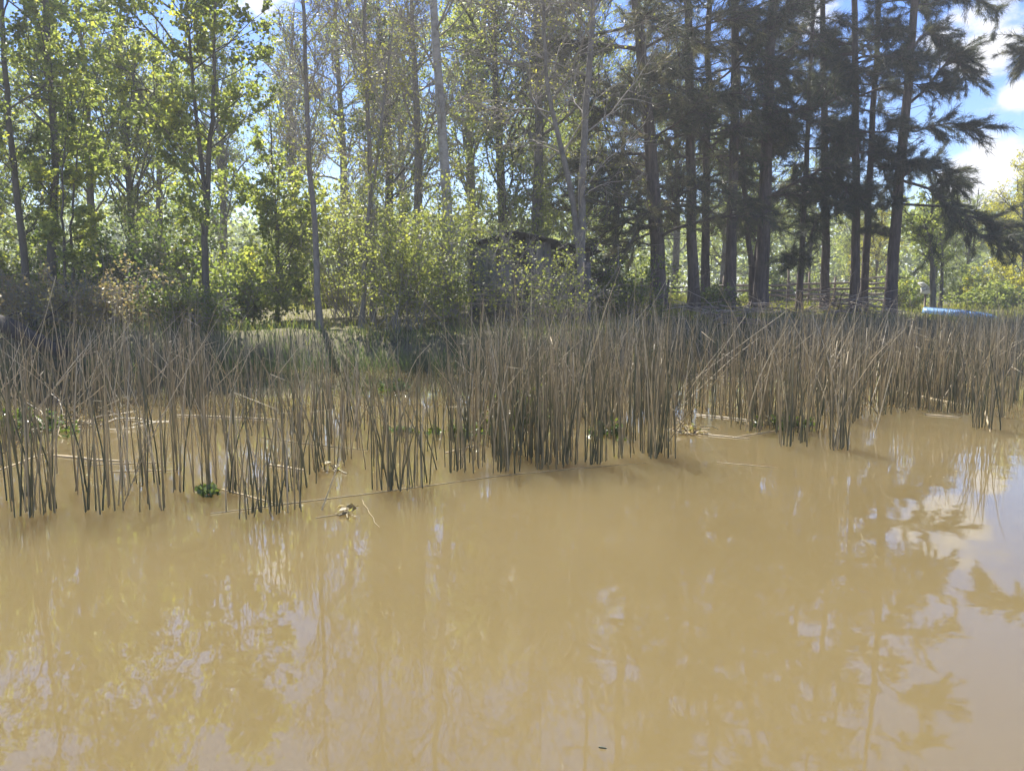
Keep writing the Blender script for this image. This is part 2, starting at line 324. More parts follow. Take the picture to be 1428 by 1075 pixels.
def add_leafy(root, tr, r0, o, rng, mats, sp):
    """branches and crown over the trunk lines tr (N,k,3), in coordinates relative to o"""
    H = tr[:, -1, 2].max() - tr[:, 0, 2].min()
    S, D, ix, t = spawn(tr, sp['n1'], sp['t0'], .97, sp['a0'], sp['a1'], rng)
    prof = np.sin(np.clip((t - sp['t0']) / (1 - sp['t0']), 0, 1) ** .7 * math.pi * .86 + .35)
    L1 = sp['len'] * H * np.clip(prof, .15, 1) * rng.uniform(.6, 1.15, len(S))
    P1 = wander(S, D, L1, 7, sp.get('w1', .12), sp.get('g1', .06), rng)
    S, D, i2, t2 = spawn(P1, sp['n2'], .2, .98, .4, 1.1, rng, weights=L1 / L1.sum())
    L2 = L1[i2] * rng.uniform(.2, .5, len(S)) * (1.1 - t2 * .5)
    P2 = wander(S, D, L2, 5, .16, sp.get('g2', .04), rng)
    S, D, i3, t3 = spawn(P2, sp['n3'], .2, 1, .3, 1.1, rng, weights=L2 / L2.sum())
    L3 = np.clip(L2[i3] * rng.uniform(.3, .7, len(S)), .12, .9) * sp.get('l3', 1)
    P3 = wander(S, D, L3, 4, .2, sp.get('g3', 0), rng)
    th = sp.get('thick', 1.0)
    b = MB()
    f = np.linspace(1, .25, 7); r1 = np.clip(r0 * .30 * (L1 / L1.max()) ** .8, .008, .2) * th
    b.tubes(P1 - o, r1[:, None] * f, 5)
    b.tubes(P2 - o, np.clip(r1[i2] * .42, .004, .05)[:, None] * np.linspace(1, .4, 5), 4)
    b.tubes(P3 - o, np.full((len(P3), 4), .0035 * sp.get('twig', 1)) * np.linspace(1, .5, 4), 3)
    tag(b.build('branches', M[mats[1]], root), kind='stuff')
    n = sp['leaves']
    if n:
        S, D, i4, t4 = spawn(P3, n, .15, 1, .4, 1.4, rng)
        C = S + rng.normal(size=S.shape) * sp.get('spread', .05)
        A = D + rng.normal(size=D.shape) * .5 + np.array([0, 0, sp.get('ld', -.25)])
        Nn = rng.normal(size=D.shape) * .75 + np.array([0, 0, .8])
        clump = vnoise(C[:, 0] * 1.0 + C[:, 2] * .7, C[:, 1] + C[:, 2] * .9, 1.1, 7)
        tone = np.clip(.5 + (clump - .5) * .55 + rng.normal(size=n) * .17 + sp.get('tone', 0), 0, 1)
        MB().leaves(C - o, A, Nn, rng.uniform(.7, 1.25, n) * sp['leaf'], sp.get('lw', .4), .1, tone).build('crown', M[mats[2]], root)

SP = {
 'maple': dict(n1=46, t0=.14, a0=.7, a1=1.25, len=.30, n2=300, n3=1900, leaves=13000, leaf=.08, lw=.46, spread=.03, g1=.05),
 'small': dict(n1=34, t0=.1, a0=.6, a1=1.1, len=.28, n2=200, n3=900, leaves=6500, leaf=.09, lw=.44, spread=.03),
 'bare': dict(n1=44, t0=.28, a0=.45, a1=1.0, len=.24, n2=420, n3=1500, leaves=1500, leaf=.06, lw=.35, spread=.04, g1=.12, g2=.08, thick=.8, twig=1.6, w1=.14),
 'gnarl': dict(n1=40, t0=.2, a0=.6, a1=1.3, len=.26, n2=520, n3=1700, leaves=2200, leaf=.06, lw=.35, spread=.05, g1=.04, g2=.02, thick=.9, twig=1.6, w1=.22),
 'willow': dict(n1=54, t0=.18, a0=.5, a1=1.1, len=.32, n2=340, n3=1500, leaves=15000, leaf=.11, lw=.22, spread=.05, g1=.05, g3=-.25, l3=1.3, ld=-.8),
 'poplar': dict(n1=60, t0=.15, a0=.4, a1=.9, len=.24, n2=360, n3=1300, leaves=12500, leaf=.09, lw=.42, spread=.05, g1=.1),
}
def tree(name, label, stems, Y, wpx, H, kind, mats, seed, group=None, **over):
    """stems: list of trunk pixel lines, base first"""
    rng = R(seed); sp = dict(SP[kind]); sp.update(over)
    P, g = trunk_poly(stems[0], Y, H, rng); r0 = wpx / 2 / F * Y
    o = np.array([P[0][0], Y, g]); root = thing(name, o, label, 'tree', group)
    lines = [P]
    MB().tubes(P - o, trunk_radius(r0, len(P)), 9).build('trunk', M[mats[0]], root)
    for s in stems[1:]:
        w = np.array([W(px, py, Y + .1) for px, py in s]); j = np.argmin(np.linalg.norm(P - w[0], axis=1)); w[0] = P[j]
        d = norm(w[-1] - w[-2]); top = max(g + H * .9, w[-1][2] + 1); m = max(2, int((top - w[-1][2]) / 1.5))
        ext = [w[-1] + (d * [.5, .5, 0] + [0, 0, 1]) * (top - w[-1][2]) * (i + 1) / m + rng.normal(size=3) * [.06, .06, 0] for i in range(m)]
        w = np.concatenate([w, ext]); t = np.linspace(0, 1, len(w)); u = np.linspace(0, 1, 22)
        Q = np.stack([np.interp(u, t, w[:, i]) for i in range(3)], 1); Q[1:-1] = (Q[:-2] + 2 * Q[1:-1] + Q[2:]) / 4
        rr = np.interp(j / 21, np.linspace(0, 1, 22), trunk_radius(r0, 22)) * .8
        MB().tubes(Q - o, rr * np.linspace(1, .15, 22), 8).build('stem', M[mats[0]], root); lines.append(Q)
    add_leafy(root, np.stack(lines), r0, o, rng, mats, sp)
    return root

# ------------------------------------------------------------------ trees on the left and middle bank
BR, GR, PA = ('bark_brown', 'bark_brown', 'maple'), ('bark_grey', 'twig', 'bud'), ('bark_pale', 'twig', 'bud')
tree('leafy_tree', 'slim leaning tree with dark trunk and sparse green leaves behind the log', [[(40, 405), (30, 330), (15, 200), (6, 60), (2, 0)]], 16.2, 10, 11.0, 'maple', BR, 11, leaves=6000, len=.17)
tree('leafy_tree', 'tall green maple-like tree with wide crown rising from the vine thicket', [[(72, 400), (70, 320), (80, 230), (70, 110), (64, 0)]], 16.8, 12, 12.5, 'maple', BR, 12, leaves=17000, len=.2)
tree('leafy_tree', 'green tree whose dark trunk forks in two, beside the sunlit clearing', [[(286, 415), (285, 330), (287, 265), (297, 160), (300, 40)], [(286, 285), (272, 150), (262, 30)]], 15.6, 11, 6.7, 'maple', BR, 13, leaves=16000, len=.32)
tree('sapling', 'thin straight sapling stem with few leaves next to the thicket', [[(100, 410), (99, 330), (104, 240), (118, 150)]], 15.2, 5, 4.6, 'small', BR, 14, n1=12, n2=60, n3=200, leaves=1100, len=.2)
tree('sapling', 'crooked thin sapling leaning over the thicket between two dark trunks', [[(90, 410), (88, 330), (87, 250), (95, 150)]], 15.0, 5, 4.2, 'small', BR, 15, n1=12, n2=60, n3=200, leaves=1300, len=.2)
tree('bare_tree', 'slender grey tree almost leafless on the mown clearing edge', [[(445, 435), (440, 330), (430, 200), (425, 90), (423, 0)]], 15.4, 9.5, 9.2, 'bare', GR, 16, len=.13, n3=1000, leaves=700)
tree('bare_tree', 'slender leafless grey tree with many upswept twigs behind the clearing', [[(520, 430), (517, 300), (513, 150), (509, 60), (508, 0)]], 17.0, 8, 12.0, 'bare', GR, 17, n3=1900, len=.18, leaves=900)
tree('pale_tree', 'tall pale-barked tree with a streaked straight trunk rising behind the big shrub', [[(628, 430), (624, 290), (617, 180), (608, 60), (604, 0)]], 19.5, 16, 15.0, 'bare', PA, 18, leaves=700)
tree('grey_tree', 'twin-stemmed grey tree, one stem bent like an elbow, beside the shed', [[(812, 425), (811, 300), (814, 180), (824, 80), (829, 0)], [(808, 380), (798, 270), (776, 180), (762, 120), (757, 0)]], 18.2, 12, 13.0, 'gnarl', GR, 19)
tree('sapling', 'young bushy green tree filling the gap between the forked tree and the slender grey tree', [[(385, 430), (388, 330), (380, 240), (376, 150)]], 17.6, 7, 5.2, 'small', BR, 20, leaves=5500, t0=.05)
tree('bare_tree', 'thin crooked grey stem standing close to the leafless tree', [[(505, 440), (508, 380), (512, 300), (530, 200)]], 16.2, 7, 6.5, 'bare', GR, 21, n2=160, n3=600)
tree('leafy_tree', 'slim background tree trunk between the tall maple-like tree and the forked tree', [[(132, 400), (128, 300), (124, 200), (118, 90)]], 22, 12, 10.5, 'maple', ('bark_grey', 'bark_grey', 'maple'), 22, leaves=9000, len=.22)

# ------------------------------------------------------------------ the wood behind: four grown kinds, copied
def proto_tree(name, label, H, kind, mats, seed, cat='tree', **over):
    rng = R(seed); sp = dict(SP[kind]); sp.update(over); root = thing(name, (0, 0, 0), label, cat)
    d = rng.normal(size=2) * .04; k = 18; u = np.linspace(0, 1, k)
    P = np.stack([d[0] * H * u + np.sin(u * 5 + seed) * .18, d[1] * H * u + np.cos(u * 4 + seed) * .18, u * H - .15], 1); P[:, :2] -= P[0, :2]
    r0 = .013 * H + .03
    MB().tubes(P, trunk_radius(r0, k), 8).build('trunk', M[mats[0]], root)
    add_leafy(root, P[None], r0, np.zeros(3), rng, mats, sp); return root
protos = {
 'w': proto_tree('willow_tree', 'x', 11, 'willow', ('bark_brown', 'bark_brown', 'willow'), 31, leaves=13000),
 'p': proto_tree('poplar_tree', 'x', 13, 'poplar', ('bark_grey', 'bark_grey', 'willow'), 32),
 'm': proto_tree('leafy_tree', 'x', 10, 'poplar', ('bark_brown', 'bark_brown', 'maple'), 33, len=.3, tone=.05),
 'g': proto_tree('bare_tree', 'x', 12, 'gnarl', ('bark_grey', 'twig', 'bud'), 34, n3=2400, leaves=3400, leaf=.08),
 'y': proto_tree('willow_tree', 'x', 8, 'willow', ('bark_brown', 'bark_brown', 'yellowleaf'), 35, t0=.08, leaves=11000),
}
# (kind, pixel x, depth, height, label)
BACK = [
 ('m', 10, 26, 9.0, 'green tree with bushy crown, first behind the log'), ('w', 95, 31, 8.5, 'willow filling the gap behind the tall maple-like tree'),
 ('m', 190, 23, 8.6, 'green tree with dense low crown behind the vine thicket'), ('w', 235, 31, 11, 'willow with thin pale leaves behind the forked tree'),
 ('p', 320, 30, 11, 'upright leafy tree just behind the forked tree'), 
 ('g', 475, 29, 12, 'grey twiggy tree with dull buds behind the slender leafless trees'), ('p', 420, 34, 12.5, 'tall upright tree behind the slender grey tree'),
 ('w', 540, 27, 12, 'green willow seen between the leafless tree and the pale trunk'), ('g', 575, 22, 10, 'grey twiggy tree left of the pale trunk'),
 ('p', 660, 31, 15, 'tall leafy tree right behind the pale trunk'), ('w', 700, 25, 11.5, 'green willow leaning over the shed roof'),
 ('g', 745, 23.5, 12.5, 'grey twiggy tree tangled behind the elbow-bent stem'), ('w', 800, 33, 13.5, 'willow behind the twin-stemmed grey tree'),
 ('w', 860, 28, 9, 'green willow between the twin-stemmed tree and the first conifer'), ('p', 935, 38, 13, 'leafy tree behind the first conifers'),
 ('w', 1000, 44, 11, 'willow seen through the paired conifer trunks'), ('m', 1060, 40, 9.5, 'bright green tree seen between conifer trunks behind the rail fence'),
 ('w', 1120, 46, 9.5, 'willow beyond the rail fence'), ('y', 1215, 48, 6.5, 'yellow-green tree glowing between the last two conifers'),
 ('w', 1295, 42, 6.4, 'pale green tree behind the small white board'), ('w', 1340, 47, 7.2, 'rounded pale green tree beyond the upturned boat'),
 ('y', 1412, 41, 8.6, 'yellow-leaved tree at the far meadow edge beyond the boat'), ('m', 1175, 55, 8, 'green tree far beyond the rail fence'),
 ('y', 1455, 48, 9, 'yellow-leaved tree behind the other yellow tree'), ('m', 1385, 60, 7, 'green tree in the far meadow hedge'),
 ('w', -40, 19, 8, 'willow crown leaning in past the log'), 
 ('p', 560, 42, 15, 'tall upright tree deep in the wood behind the leafless trees'), ('p', 760, 44, 15.5, 'tall upright tree deep in the wood behind the shed'),
]
rb = R(77); used = set()
HP = dict(w=11, p=13, m=10, g=12, y=8)
for k, px, Y, H, lab in BACK:
    x = (px - CX) / F * Y / math.cos(PITCH) * 1.0; z = float(terrain(x, Y)); s = H / HP[k]; rz = rb.uniform(0, 6.28)
    if k not in used:
        used.add(k); o = protos[k]; o.location = (x, Y, z - .05); o.rotation_euler = (0, 0, rz); o.scale = (s, s, s); o['label'] = lab; o['group'] = 'trees of the wood behind the bank'
    else: copy_tree(protos[k], (x, Y, z - .05), rz, (s, s, s), lab, 'trees of the wood behind the bank')

# ------------------------------------------------------------------ conifers
def conifer(label, pts, Y, wpx, H, seed, t0=.16, nb=44, blen=2.6, tufts=5200, boughs=(), tone0=.0, dead=30, forks=()):
    rng = R(seed); P, g = trunk_poly(pts, Y, H, rng); r0 = wpx * .7 / 2 / F * Y
    o = np.array([P[0][0], Y, g]); root = thing('conifer_tree', o, label, 'tree', 'dark conifers on the bank')
    rad = trunk_radius(r0, len(P), .5, .2)
    MB().tubes(P - o, rad, 11).build('trunk', M['bark_dark'], root)
    lines = [P]
    for s in forks:
        w = np.array([W(px, py, Y) for px, py in s]); j = np.argmin(np.linalg.norm(P - w[0], axis=1)); w[0] = P[j]
        u = np.linspace(0, 1, 22); t = np.linspace(0, 1, len(w)); Q = np.stack([np.interp(u, t, w[:, i]) for i in range(3)], 1)
        Q[1:-1] = (Q[:-2] + 2 * Q[1:-1] + Q[2:]) / 4
        MB().tubes(Q - o, rad[j] * .7 * np.linspace(1, .3, 22), 8).build('stem', M['bark_dark'], root); lines.append(Q)
    T = np.stack(lines)
    S, D, ix, t = spawn(T, nb, t0, .99, 1.1, 1.7, rng)
    D[:, 2] = rng.uniform(-.15, .45, nb)
    L1 = blen * np.clip(1.5 - t, .45, 1) * rng.uniform(.55, 1.2, nb)
    P1 = wander(S, D, L1, 8, .13, -.05, rng)
    for bp in boughs:                                            # boughs whose course the photograph shows
        yy = np.linspace(0, bp[1], len(bp[0])); w = np.array([W(px, py, Y + dy) for (px, py), dy in zip(bp[0], yy)])
        u = np.linspace(0, 1, 8); tt = np.linspace(0, 1, len(w)); Q = np.stack([np.interp(u, tt, w[:, i]) for i in range(3)], 1)
        j = np.argmin(np.linalg.norm(P - Q[0], axis=1)); Q[0] = P[j]
        P1 = np.concatenate([P1, Q[None]]); L1 = np.append(L1, plen(Q[None]) * (bp[2] if len(bp) > 2 else 1.6))
    wt = L1 / L1.sum()
    S, D, i2, t2 = spawn(P1, 15 * len(P1), .2, 1, .35, 1.1, rng, wt)
    D[:, 2] *= .8
    tufts = int(tufts * 1.4); L2 = np.clip(L1[i2] * .36, .3, 1.1) * rng.uniform(.5, 1.2, len(S)); P2 = wander(S, D, L2, 5, .14, -.04, rng)
    b = MB(); r1 = np.clip(r0 * .28 * (L1 / L1.max()), .012, .07)
    b.tubes(P1 - o, r1[:, None] * np.linspace(1, .3, 8), 6); b.tubes(P2 - o, np.clip(r1[i2] * .4, .006, .03)[:, None] * np.linspace(1, .4, 5), 4)
    if dead:                                                      # short dead snags on the lower trunk
        S, D, _, _ = spawn(P[None], dead, .03, .45, 1.0, 1.6, rng); Pd = wander(S, D, rng.uniform(.4, 1.6, dead), 5, .16, -.03, rng)
        b.tubes(Pd - o, np.full((dead, 5), .013) * np.linspace(1, .3, 5), 4)
        S, D, _, _ = spawn(Pd, dead * 4, .3, 1, .4, 1.1, rng); b.tubes(wander(S, D, rng.uniform(.2, .6, dead * 4), 4, .2, -.02, rng) - o, np.full((dead * 4, 4), .006), 3)
    tag(b.build('branches', M['bark_dark'], root), kind='stuff')
    S, D, i3, t3 = spawn(P2, tufts, .15, 1.0, .1, .9, rng, L2 / L2.sum())
    n = 9
    C = np.repeat(S, n, 0) + rng.normal(size=(tufts * n, 3)) * .035
    A = np.repeat(D, n, 0) + rng.normal(size=(tufts * n, 3)) * .36 + np.array([0, 0, -.16])
    ct = np.clip(.42 + tone0 + rng.normal(size=tufts) * .2 + (vnoise(S[:, 0] + S[:, 2], S[:, 1] + S[:, 2], 1.3, 9) - .5) * .5, 0, 1)
    tone = np.clip(np.repeat(ct, n) + rng.normal(size=tufts * n) * .08, 0, 1)
    MB().needles(C - o, A, rng.uniform(.12, .34, tufts * n), .0062, tone, rng).build('crown', M['needle'], root)
    return root
conifer('dark conifer leaning left with ragged low branches, first of the row beside the twin-stemmed tree', [(920, 425), (916, 330), (905, 180), (893, 60), (886, 0)], 22.5, 30, 15, 51, t0=.12, nb=70, blen=2.9, tufts=7000, tone0=.2, dead=50,
        boughs=[([(908, 200), (870, 160), (830, 150)], -.8), ([(912, 250), (870, 230), (835, 270)], -1.0), ([(914, 280), (940, 240), (955, 260)], .6), ([(908, 215), (860, 215), (815, 235)], -.6)])
conifer('straight conifer trunk paired close to a thinner one, beside the left-leaning conifer', [(968, 430), (964, 300), (961, 120), (959, 0)], 24, 22, 17, 52, t0=.2, nb=46, tufts=3600)
conifer('thinner conifer trunk of the close pair, light on one side', [(984, 425), (984, 300), (986, 150), (989, 0)], 25.5, 17, 17, 53, t0=.22, nb=40, tufts=3000, dead=16)
conifer('thick straight conifer with flared foot standing alone after the close pair', [(1016, 432), (1020, 340), (1024, 200), (1026, 0)], 25, 22, 18, 54, t0=.2, nb=46, tufts=3600)
conifer('thickest purple-brown conifer trunk, bare and straight, beside the forked small tree', [(1061, 430), (1065, 320), (1071, 180), (1076, 0)], 25.5, 27, 18.5, 55, t0=.2, nb=48, tufts=4000)
conifer('slender conifer with drooping foliage down to the fence rails', [(1114, 432), (1118, 360), (1124, 240), (1130, 100), (1134, 0)], 27, 13, 14, 56, tone0=-.12, t0=.14, nb=46, blen=2.2, tufts=5600)
conifer('conifer half hidden in dead twigs and needles behind the brush pile', [(1150, 430), (1152, 330), (1150, 180), (1146, 0)], 28.5, 17, 17, 57, tone0=-.12, t0=.2, nb=46, blen=2.2, tufts=5200, dead=60)
conifer('dark upright conifer of a crossing pair with roots beside the brush pile', [(1192, 428), (1194, 340), (1193, 200), (1192, 0)], 27.5, 18, 18, 58, tone0=-.12, t0=.26, nb=40, blen=2.2, tufts=4800)
conifer('slightly leaning conifer crossing behind its upright neighbour at the brush pile', [(1204, 428), (1209, 330), (1214, 220), (1221, 100), (1226, 0)], 28.5, 15, 17.5, 59, tone0=-.12, t0=.26, nb=36, blen=2.0, tufts=4200)
conifer('last conifer of the row with long boughs sweeping out over the boat', [(1241, 428), (1246, 350), (1256, 230), (1267, 110), (1276, 0)], 27, 23, 17, 60, tone0=-.12, t0=.16, nb=38, blen=1.35, tufts=8000, dead=40, boughs=[
        ([(1258, 255), (1300, 262), (1325, 290), (1345, 318), (1395, 345)], -1.2, 1.2), ([(1310, 280), (1345, 300), (1385, 310), (1408, 330)], -.8, 1.1), ([(1262, 190), (1300, 175), (1335, 172), (1368, 181)], -.8, 1.4), ([(1270, 150), (1310, 100), (1335, 70), (1345, 110)], .5, 1.5),
        ([(1275, 20), (1330, -12), (1360, -4), (1388, 10)], -.6, 1.1), ([(1258, 240), (1290, 232), (1320, 250), (1335, 262)], .6, 1.8), ([(1274, 60), (1300, 40), (1315, 70)], .5, 1.5), ([(1255, 300), (1285, 300), (1300, 340), (1290, 370)], -1.0, .6),
        ([(1290, -80), (1340, -120), (1385, -110)], -.5, 1.5), ([(1292, -180), (1345, -200), (1375, -190)], .4, 1.5), ([(1290, -260), (1330, -290), (1350, -280)], .4, 1.5)])
conifer('conifer standing apart past the boat, one dark bough tip reaching in', [(1610, 440), (1604, 200), (1596, 0)], 26, 20, 15, 64, t0=.4, nb=8, blen=.9, tufts=1100, dead=6, boughs=[([(1598, 30), (1500, 45), (1450, 60), (1424, 76)], 0, .8)])
conifer('forked small dark tree standing in a V between two thick conifer trunks', [(1049, 428), (1049, 380), (1043, 330), (1036, 250)], 26.5, 13, 8, 61, t0=.35, nb=20, blen=1.6, tufts=1500, dead=10, forks=[[(1049, 385), (1058, 330), (1060, 250), (1066, 180)]])

# slim tree by the white board
tree('leafy_tree', 'slim tree with a dark trunk beside the small white board', [[(1303, 425), (1300, 380), (1297, 330), (1300, 280)]], 31, 9, 5.2, 'small', ('bark_brown', 'bark_brown', 'willow'), 62, leaves=3500, t0=.35)
tree('leafy_tree', 'slim tree trunk standing behind the white board tree', [[(1313, 410), (1314, 370), (1311, 320), (1318, 270)]], 36, 6, 5.2, 'small', ('bark_brown', 'bark_brown', 'willow'), 63, leaves=3500, t0=.35)

# ------------------------------------------------------------------ shrubs and thickets
def shrub(name, label, px, py, Y, rx, rz, leaves, leaf, mat, seed, stems=26, twigmat='twig', ld=-.1, lw=.42, group=None, twig=1.0):
    rng = R(seed); c = W(px, py, Y); g = float(terrain(c[0], Y)); o = np.array([c[0], Y, g]); root = thing(name, o, label, 'shrub', group)
    S = rng.normal(size=(stems, 3)) * [rx * .22, rx * .18, 0] ; S[:, 2] = -.08
    a = rng.uniform(0, 6.28, stems); e = rng.uniform(.1, .9, stems); D = np.stack([np.cos(a) * np.sin(e) * rx / rz * 1.6, np.sin(a) * np.sin(e) * rx / rz * 1.2, np.cos(e)], 1)
    L1 = rng.uniform(.55, 1.05, stems) * rz * 1.12; P1 = wander(S, D, L1, 7, .14, .0, rng)
    S, D, i2, _ = spawn(P1, stems * 9, .15, 1, .4, 1.1, rng); P2 = wander(S, D, L1[i2] * rng.uniform(.15, .4, len(S)), 5, .2, 0, rng)
    S, D, i3, _ = spawn(P2, stems * 34, .2, 1, .3, 1.1, rng); P3 = wander(S, D, rng.uniform(.1, .35, len(S)), 4, .2, 0, rng)
    for p in (P1, P2, P3): p[..., 2] = np.maximum(p[..., 2], -.05)
    b = MB(); b.tubes(P1, np.full((stems, 7), .012) * np.linspace(1, .35, 7), 5); b.tubes(P2, np.full((len(P2), 5), .0055 * twig) * np.linspace(1, .5, 5), 4); b.tubes(P3, np.full((len(P3), 4), .003 * twig), 3)
    tag(b.build('branches', M[twigmat], root), kind='stuff')
    S, D, _, _ = spawn(P3, leaves, .1, 1, .4, 1.4, rng); C = S + rng.normal(size=S.shape) * .05; C[:, 2] = np.maximum(C[:, 2], .02)
    tone = np.clip(.5 + (vnoise(C[:, 0] + C[:, 2], C[:, 1] + C[:, 2], 1.6, seed) - .5) * .6 + rng.normal(size=leaves) * .18, 0, 1)
    MB().leaves(C, D + rng.normal(size=D.shape) * .5 + [0, 0, ld], rng.normal(size=D.shape) * .7 + [0, 0, .8], rng.uniform(.7, 1.3, leaves) * leaf, lw, .1, tone).build('crown', M[mat], root)
    return root
shrub('shrub', 'big yellow-green shrub of small leaves spreading in front of the shed', 568, 420, 16.4, 1.75, 2.7, 9000, .065, 'shrub', 101, 40)
shrub('shrub', 'yellow-green shrub of small leaves against the left wall of the shed', 624, 430, 17.4, .7, 2.0, 3000, .06, 'shrub', 102, 26)
shrub('shrub', 'sparse twiggy shrub with upswept grey twigs before the shed veranda', 758, 430, 17.0, 1.4, 2.0, 2100, .06, 'shrub', 103, 26, twig=1.1)
shrub('shrub', 'yellowish shrub whose leaves overhang the shed roof', 715, 330, 22.6, 2.2, 4.0, 8000, .08, 'shrub', 104, 40)
shrub('shrub', 'tall pale shrub tangled behind the slender leafless tree', 490, 420, 18.6, 1.8, 3.3, 8000, .07, 'shrub', 105, 36)
shrub('vine_thicket', 'brown dry vine thicket heaped beneath the tall maple-like tree', 150, 420, 14.6, 1.5, 1.2, 5500, .055, 'dry', 106, 36, twig=1.1)
shrub('vine_thicket', 'dry leafy thicket over the end of the log', 40, 420, 14.7, 1.0, .9, 3200, .055, 'dry', 107, 22, twig=1.1)
shrub('vine_thicket', 'dark green and brown thicket at the foot of the forked tree', 262, 430, 14.7, 1.0, .9, 5000, .06, 'ivy', 108, 36)
shrub('shrub', 'round dark green bush behind the vine thicket', 165, 400, 18.5, 1.6, 2.0, 8000, .085, 'ivy', 109, 36)
shrub('shrub', 'dark green bush behind the forked tree at the clearing', 240, 380, 19.5, 1.6, 2.1, 8000, .085, 'ivy', 110, 36)
shrub('shrub', 'green leafy bush at the left side of the clearing behind the forked trunk', 335, 420, 17.0, 1.0, 1.5, 5500, .08, 'maple', 111, 30)
shrub('shrub', 'grey-green bush at the back of the clearing', 395, 400, 27, 1.8, 2.2, 7000, .09, 'willow', 112, 30)
shrub('shrub', 'low green bush between the shed and the first conifer', 865, 420, 21, 1.4, 1.4, 5500, .07, 'ivy', 113, 30)
shrub('shrub', 'dark green bush at the foot of the paired conifers', 1000, 425, 24, .7, .9, 3200, .07, 'ivy', 114, 22)
shrub('shrub', 'bright green bush sunlit behind the last conifer', 1265, 420, 36, 1.6, 2.0, 5000, .10, 'maple', 115, 26)
shrub('shrub', 'bright green low bush in the meadow right of the boat', 1395, 425, 37, 2.4, 1.6, 6000, .11, 'willow', 116, 30)
shrub('shrub', 'yellow-green bush in the meadow behind the boat', 1350, 415, 41, 2.6, 2.2, 6500, .11, 'willow', 117, 30)
shrub('shrub', 'yellow bush at the foot of the yellow-leaved tree', 1432, 415, 39, 2.0, 2.3, 6000, .11, 'yellowleaf', 118, 30)
shrub('shrub', 'pale green bush behind the rail fence between conifers', 1085, 415, 38, 2.0, 1.8, 5500, .11, 'willow', 119, 28)
shrub('shrub', 'green bush behind the rail fence beside the brush pile', 1165, 415, 40, 2.4, 1.9, 5500, .11, 'willow', 120, 28)
shrub('shrub', 'green bush in the light gap beyond the thin pole fence', 900, 415, 33, 2.4, 1.7, 5500, .10, 'willow', 121, 28)
shrub('shrub', 'wispy bush on the clearing before the grey twiggy trees', 465, 425, 21, 1.0, 1.0, 3000, .07, 'grass', 122, 22)
shrub('shrub', 'pale bush at the bank between the log and the tall trunks', 15, 380, 17.5, 1.4, 2.0, 5500, .08, 'maple', 123, 30)

# ------------------------------------------------------------------ grass, bank sedge, far hedge (uncountable)
def scatter_ground(n, x0, x1, y0, y1, rng):
    x = rng.uniform(x0, x1, n); y = rng.uniform(y0, y1, n); return x, y, terrain(x, y), shore(x, y)
rng = R(201)
x, y, z, d = scatter_ground(150000, -20, 34, 12, 46, rng); px = CX + F * x / y
k = (d > .9) & (px > -60) & (px < 1500) & (rng.uniform(size=len(x)) < np.clip(22 / y, 0, 1)) & (rng.uniform(size=len(x)) < .25 + vnoise(x, y, .6, 5))
x, y, z = x[k], y[k], z[k]; n = len(x)
A = rng.normal(size=(n, 3)) * .35 + [0, 0, 1]
tag(MB().blades(np.stack([x, y, z - .02], 1), A, rng.uniform(.10, .32, n) * (1 + .5 * (y > 24)), .006 * y / 16, .12, np.clip(.5 + (vnoise(x, y, .8, 4) - .5) * .7 + rng.normal(size=n) * .15, 0, 1), rng).build('meadow_grass', M['grass']),
    'short sunlit meadow grass on the bank and clearing', 'grass', kind='stuff')
x, y, z, d = scatter_ground(290000, -14, 34, 10, 36, rng); px = CX + F * x / y
k = (d > -.55) & (d < 1.3) & (px > -60) & (px < 1500); x, y, z, d = x[k], y[k], z[k], d[k]
sel = rng.choice(len(x), min(15000, len(x)), replace=False); x, y, z, d = x[sel], y[sel], z[sel], d[sel]; n = len(x)
A = rng.normal(size=(n, 3)) * .3 + [0, -.25, 1]
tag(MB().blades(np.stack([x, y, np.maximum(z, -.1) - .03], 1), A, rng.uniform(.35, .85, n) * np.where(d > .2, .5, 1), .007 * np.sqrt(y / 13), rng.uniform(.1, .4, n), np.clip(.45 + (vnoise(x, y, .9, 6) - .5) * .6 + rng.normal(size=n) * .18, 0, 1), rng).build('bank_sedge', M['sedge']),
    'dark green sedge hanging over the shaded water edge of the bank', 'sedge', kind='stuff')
x = rng.uniform(-90, 110, 90000); y = 75 + rng.uniform(0, 30, 90000); hh = 7 + 4 * vnoise(x, y, .12, 8) + 2 * vnoise(x, y, .5, 9); z = rng.uniform(0, 1, 90000) ** .8 * hh + .4
tag(MB().leaves(np.stack([x, y, z], 1), rng.normal(size=(90000, 3)), rng.normal(size=(90000, 3)) + [0, 0, .5], rng.uniform(.35, .7, 90000), .45, .1, np.clip(.45 + (vnoise(x + z, y, .25, 3) - .5) * .7 + rng.normal(size=90000) * .15, 0, 1)).build('far_wood', M['willow']),
    'far hazy green wood closing the horizon behind the meadow', 'wood', kind='stuff')

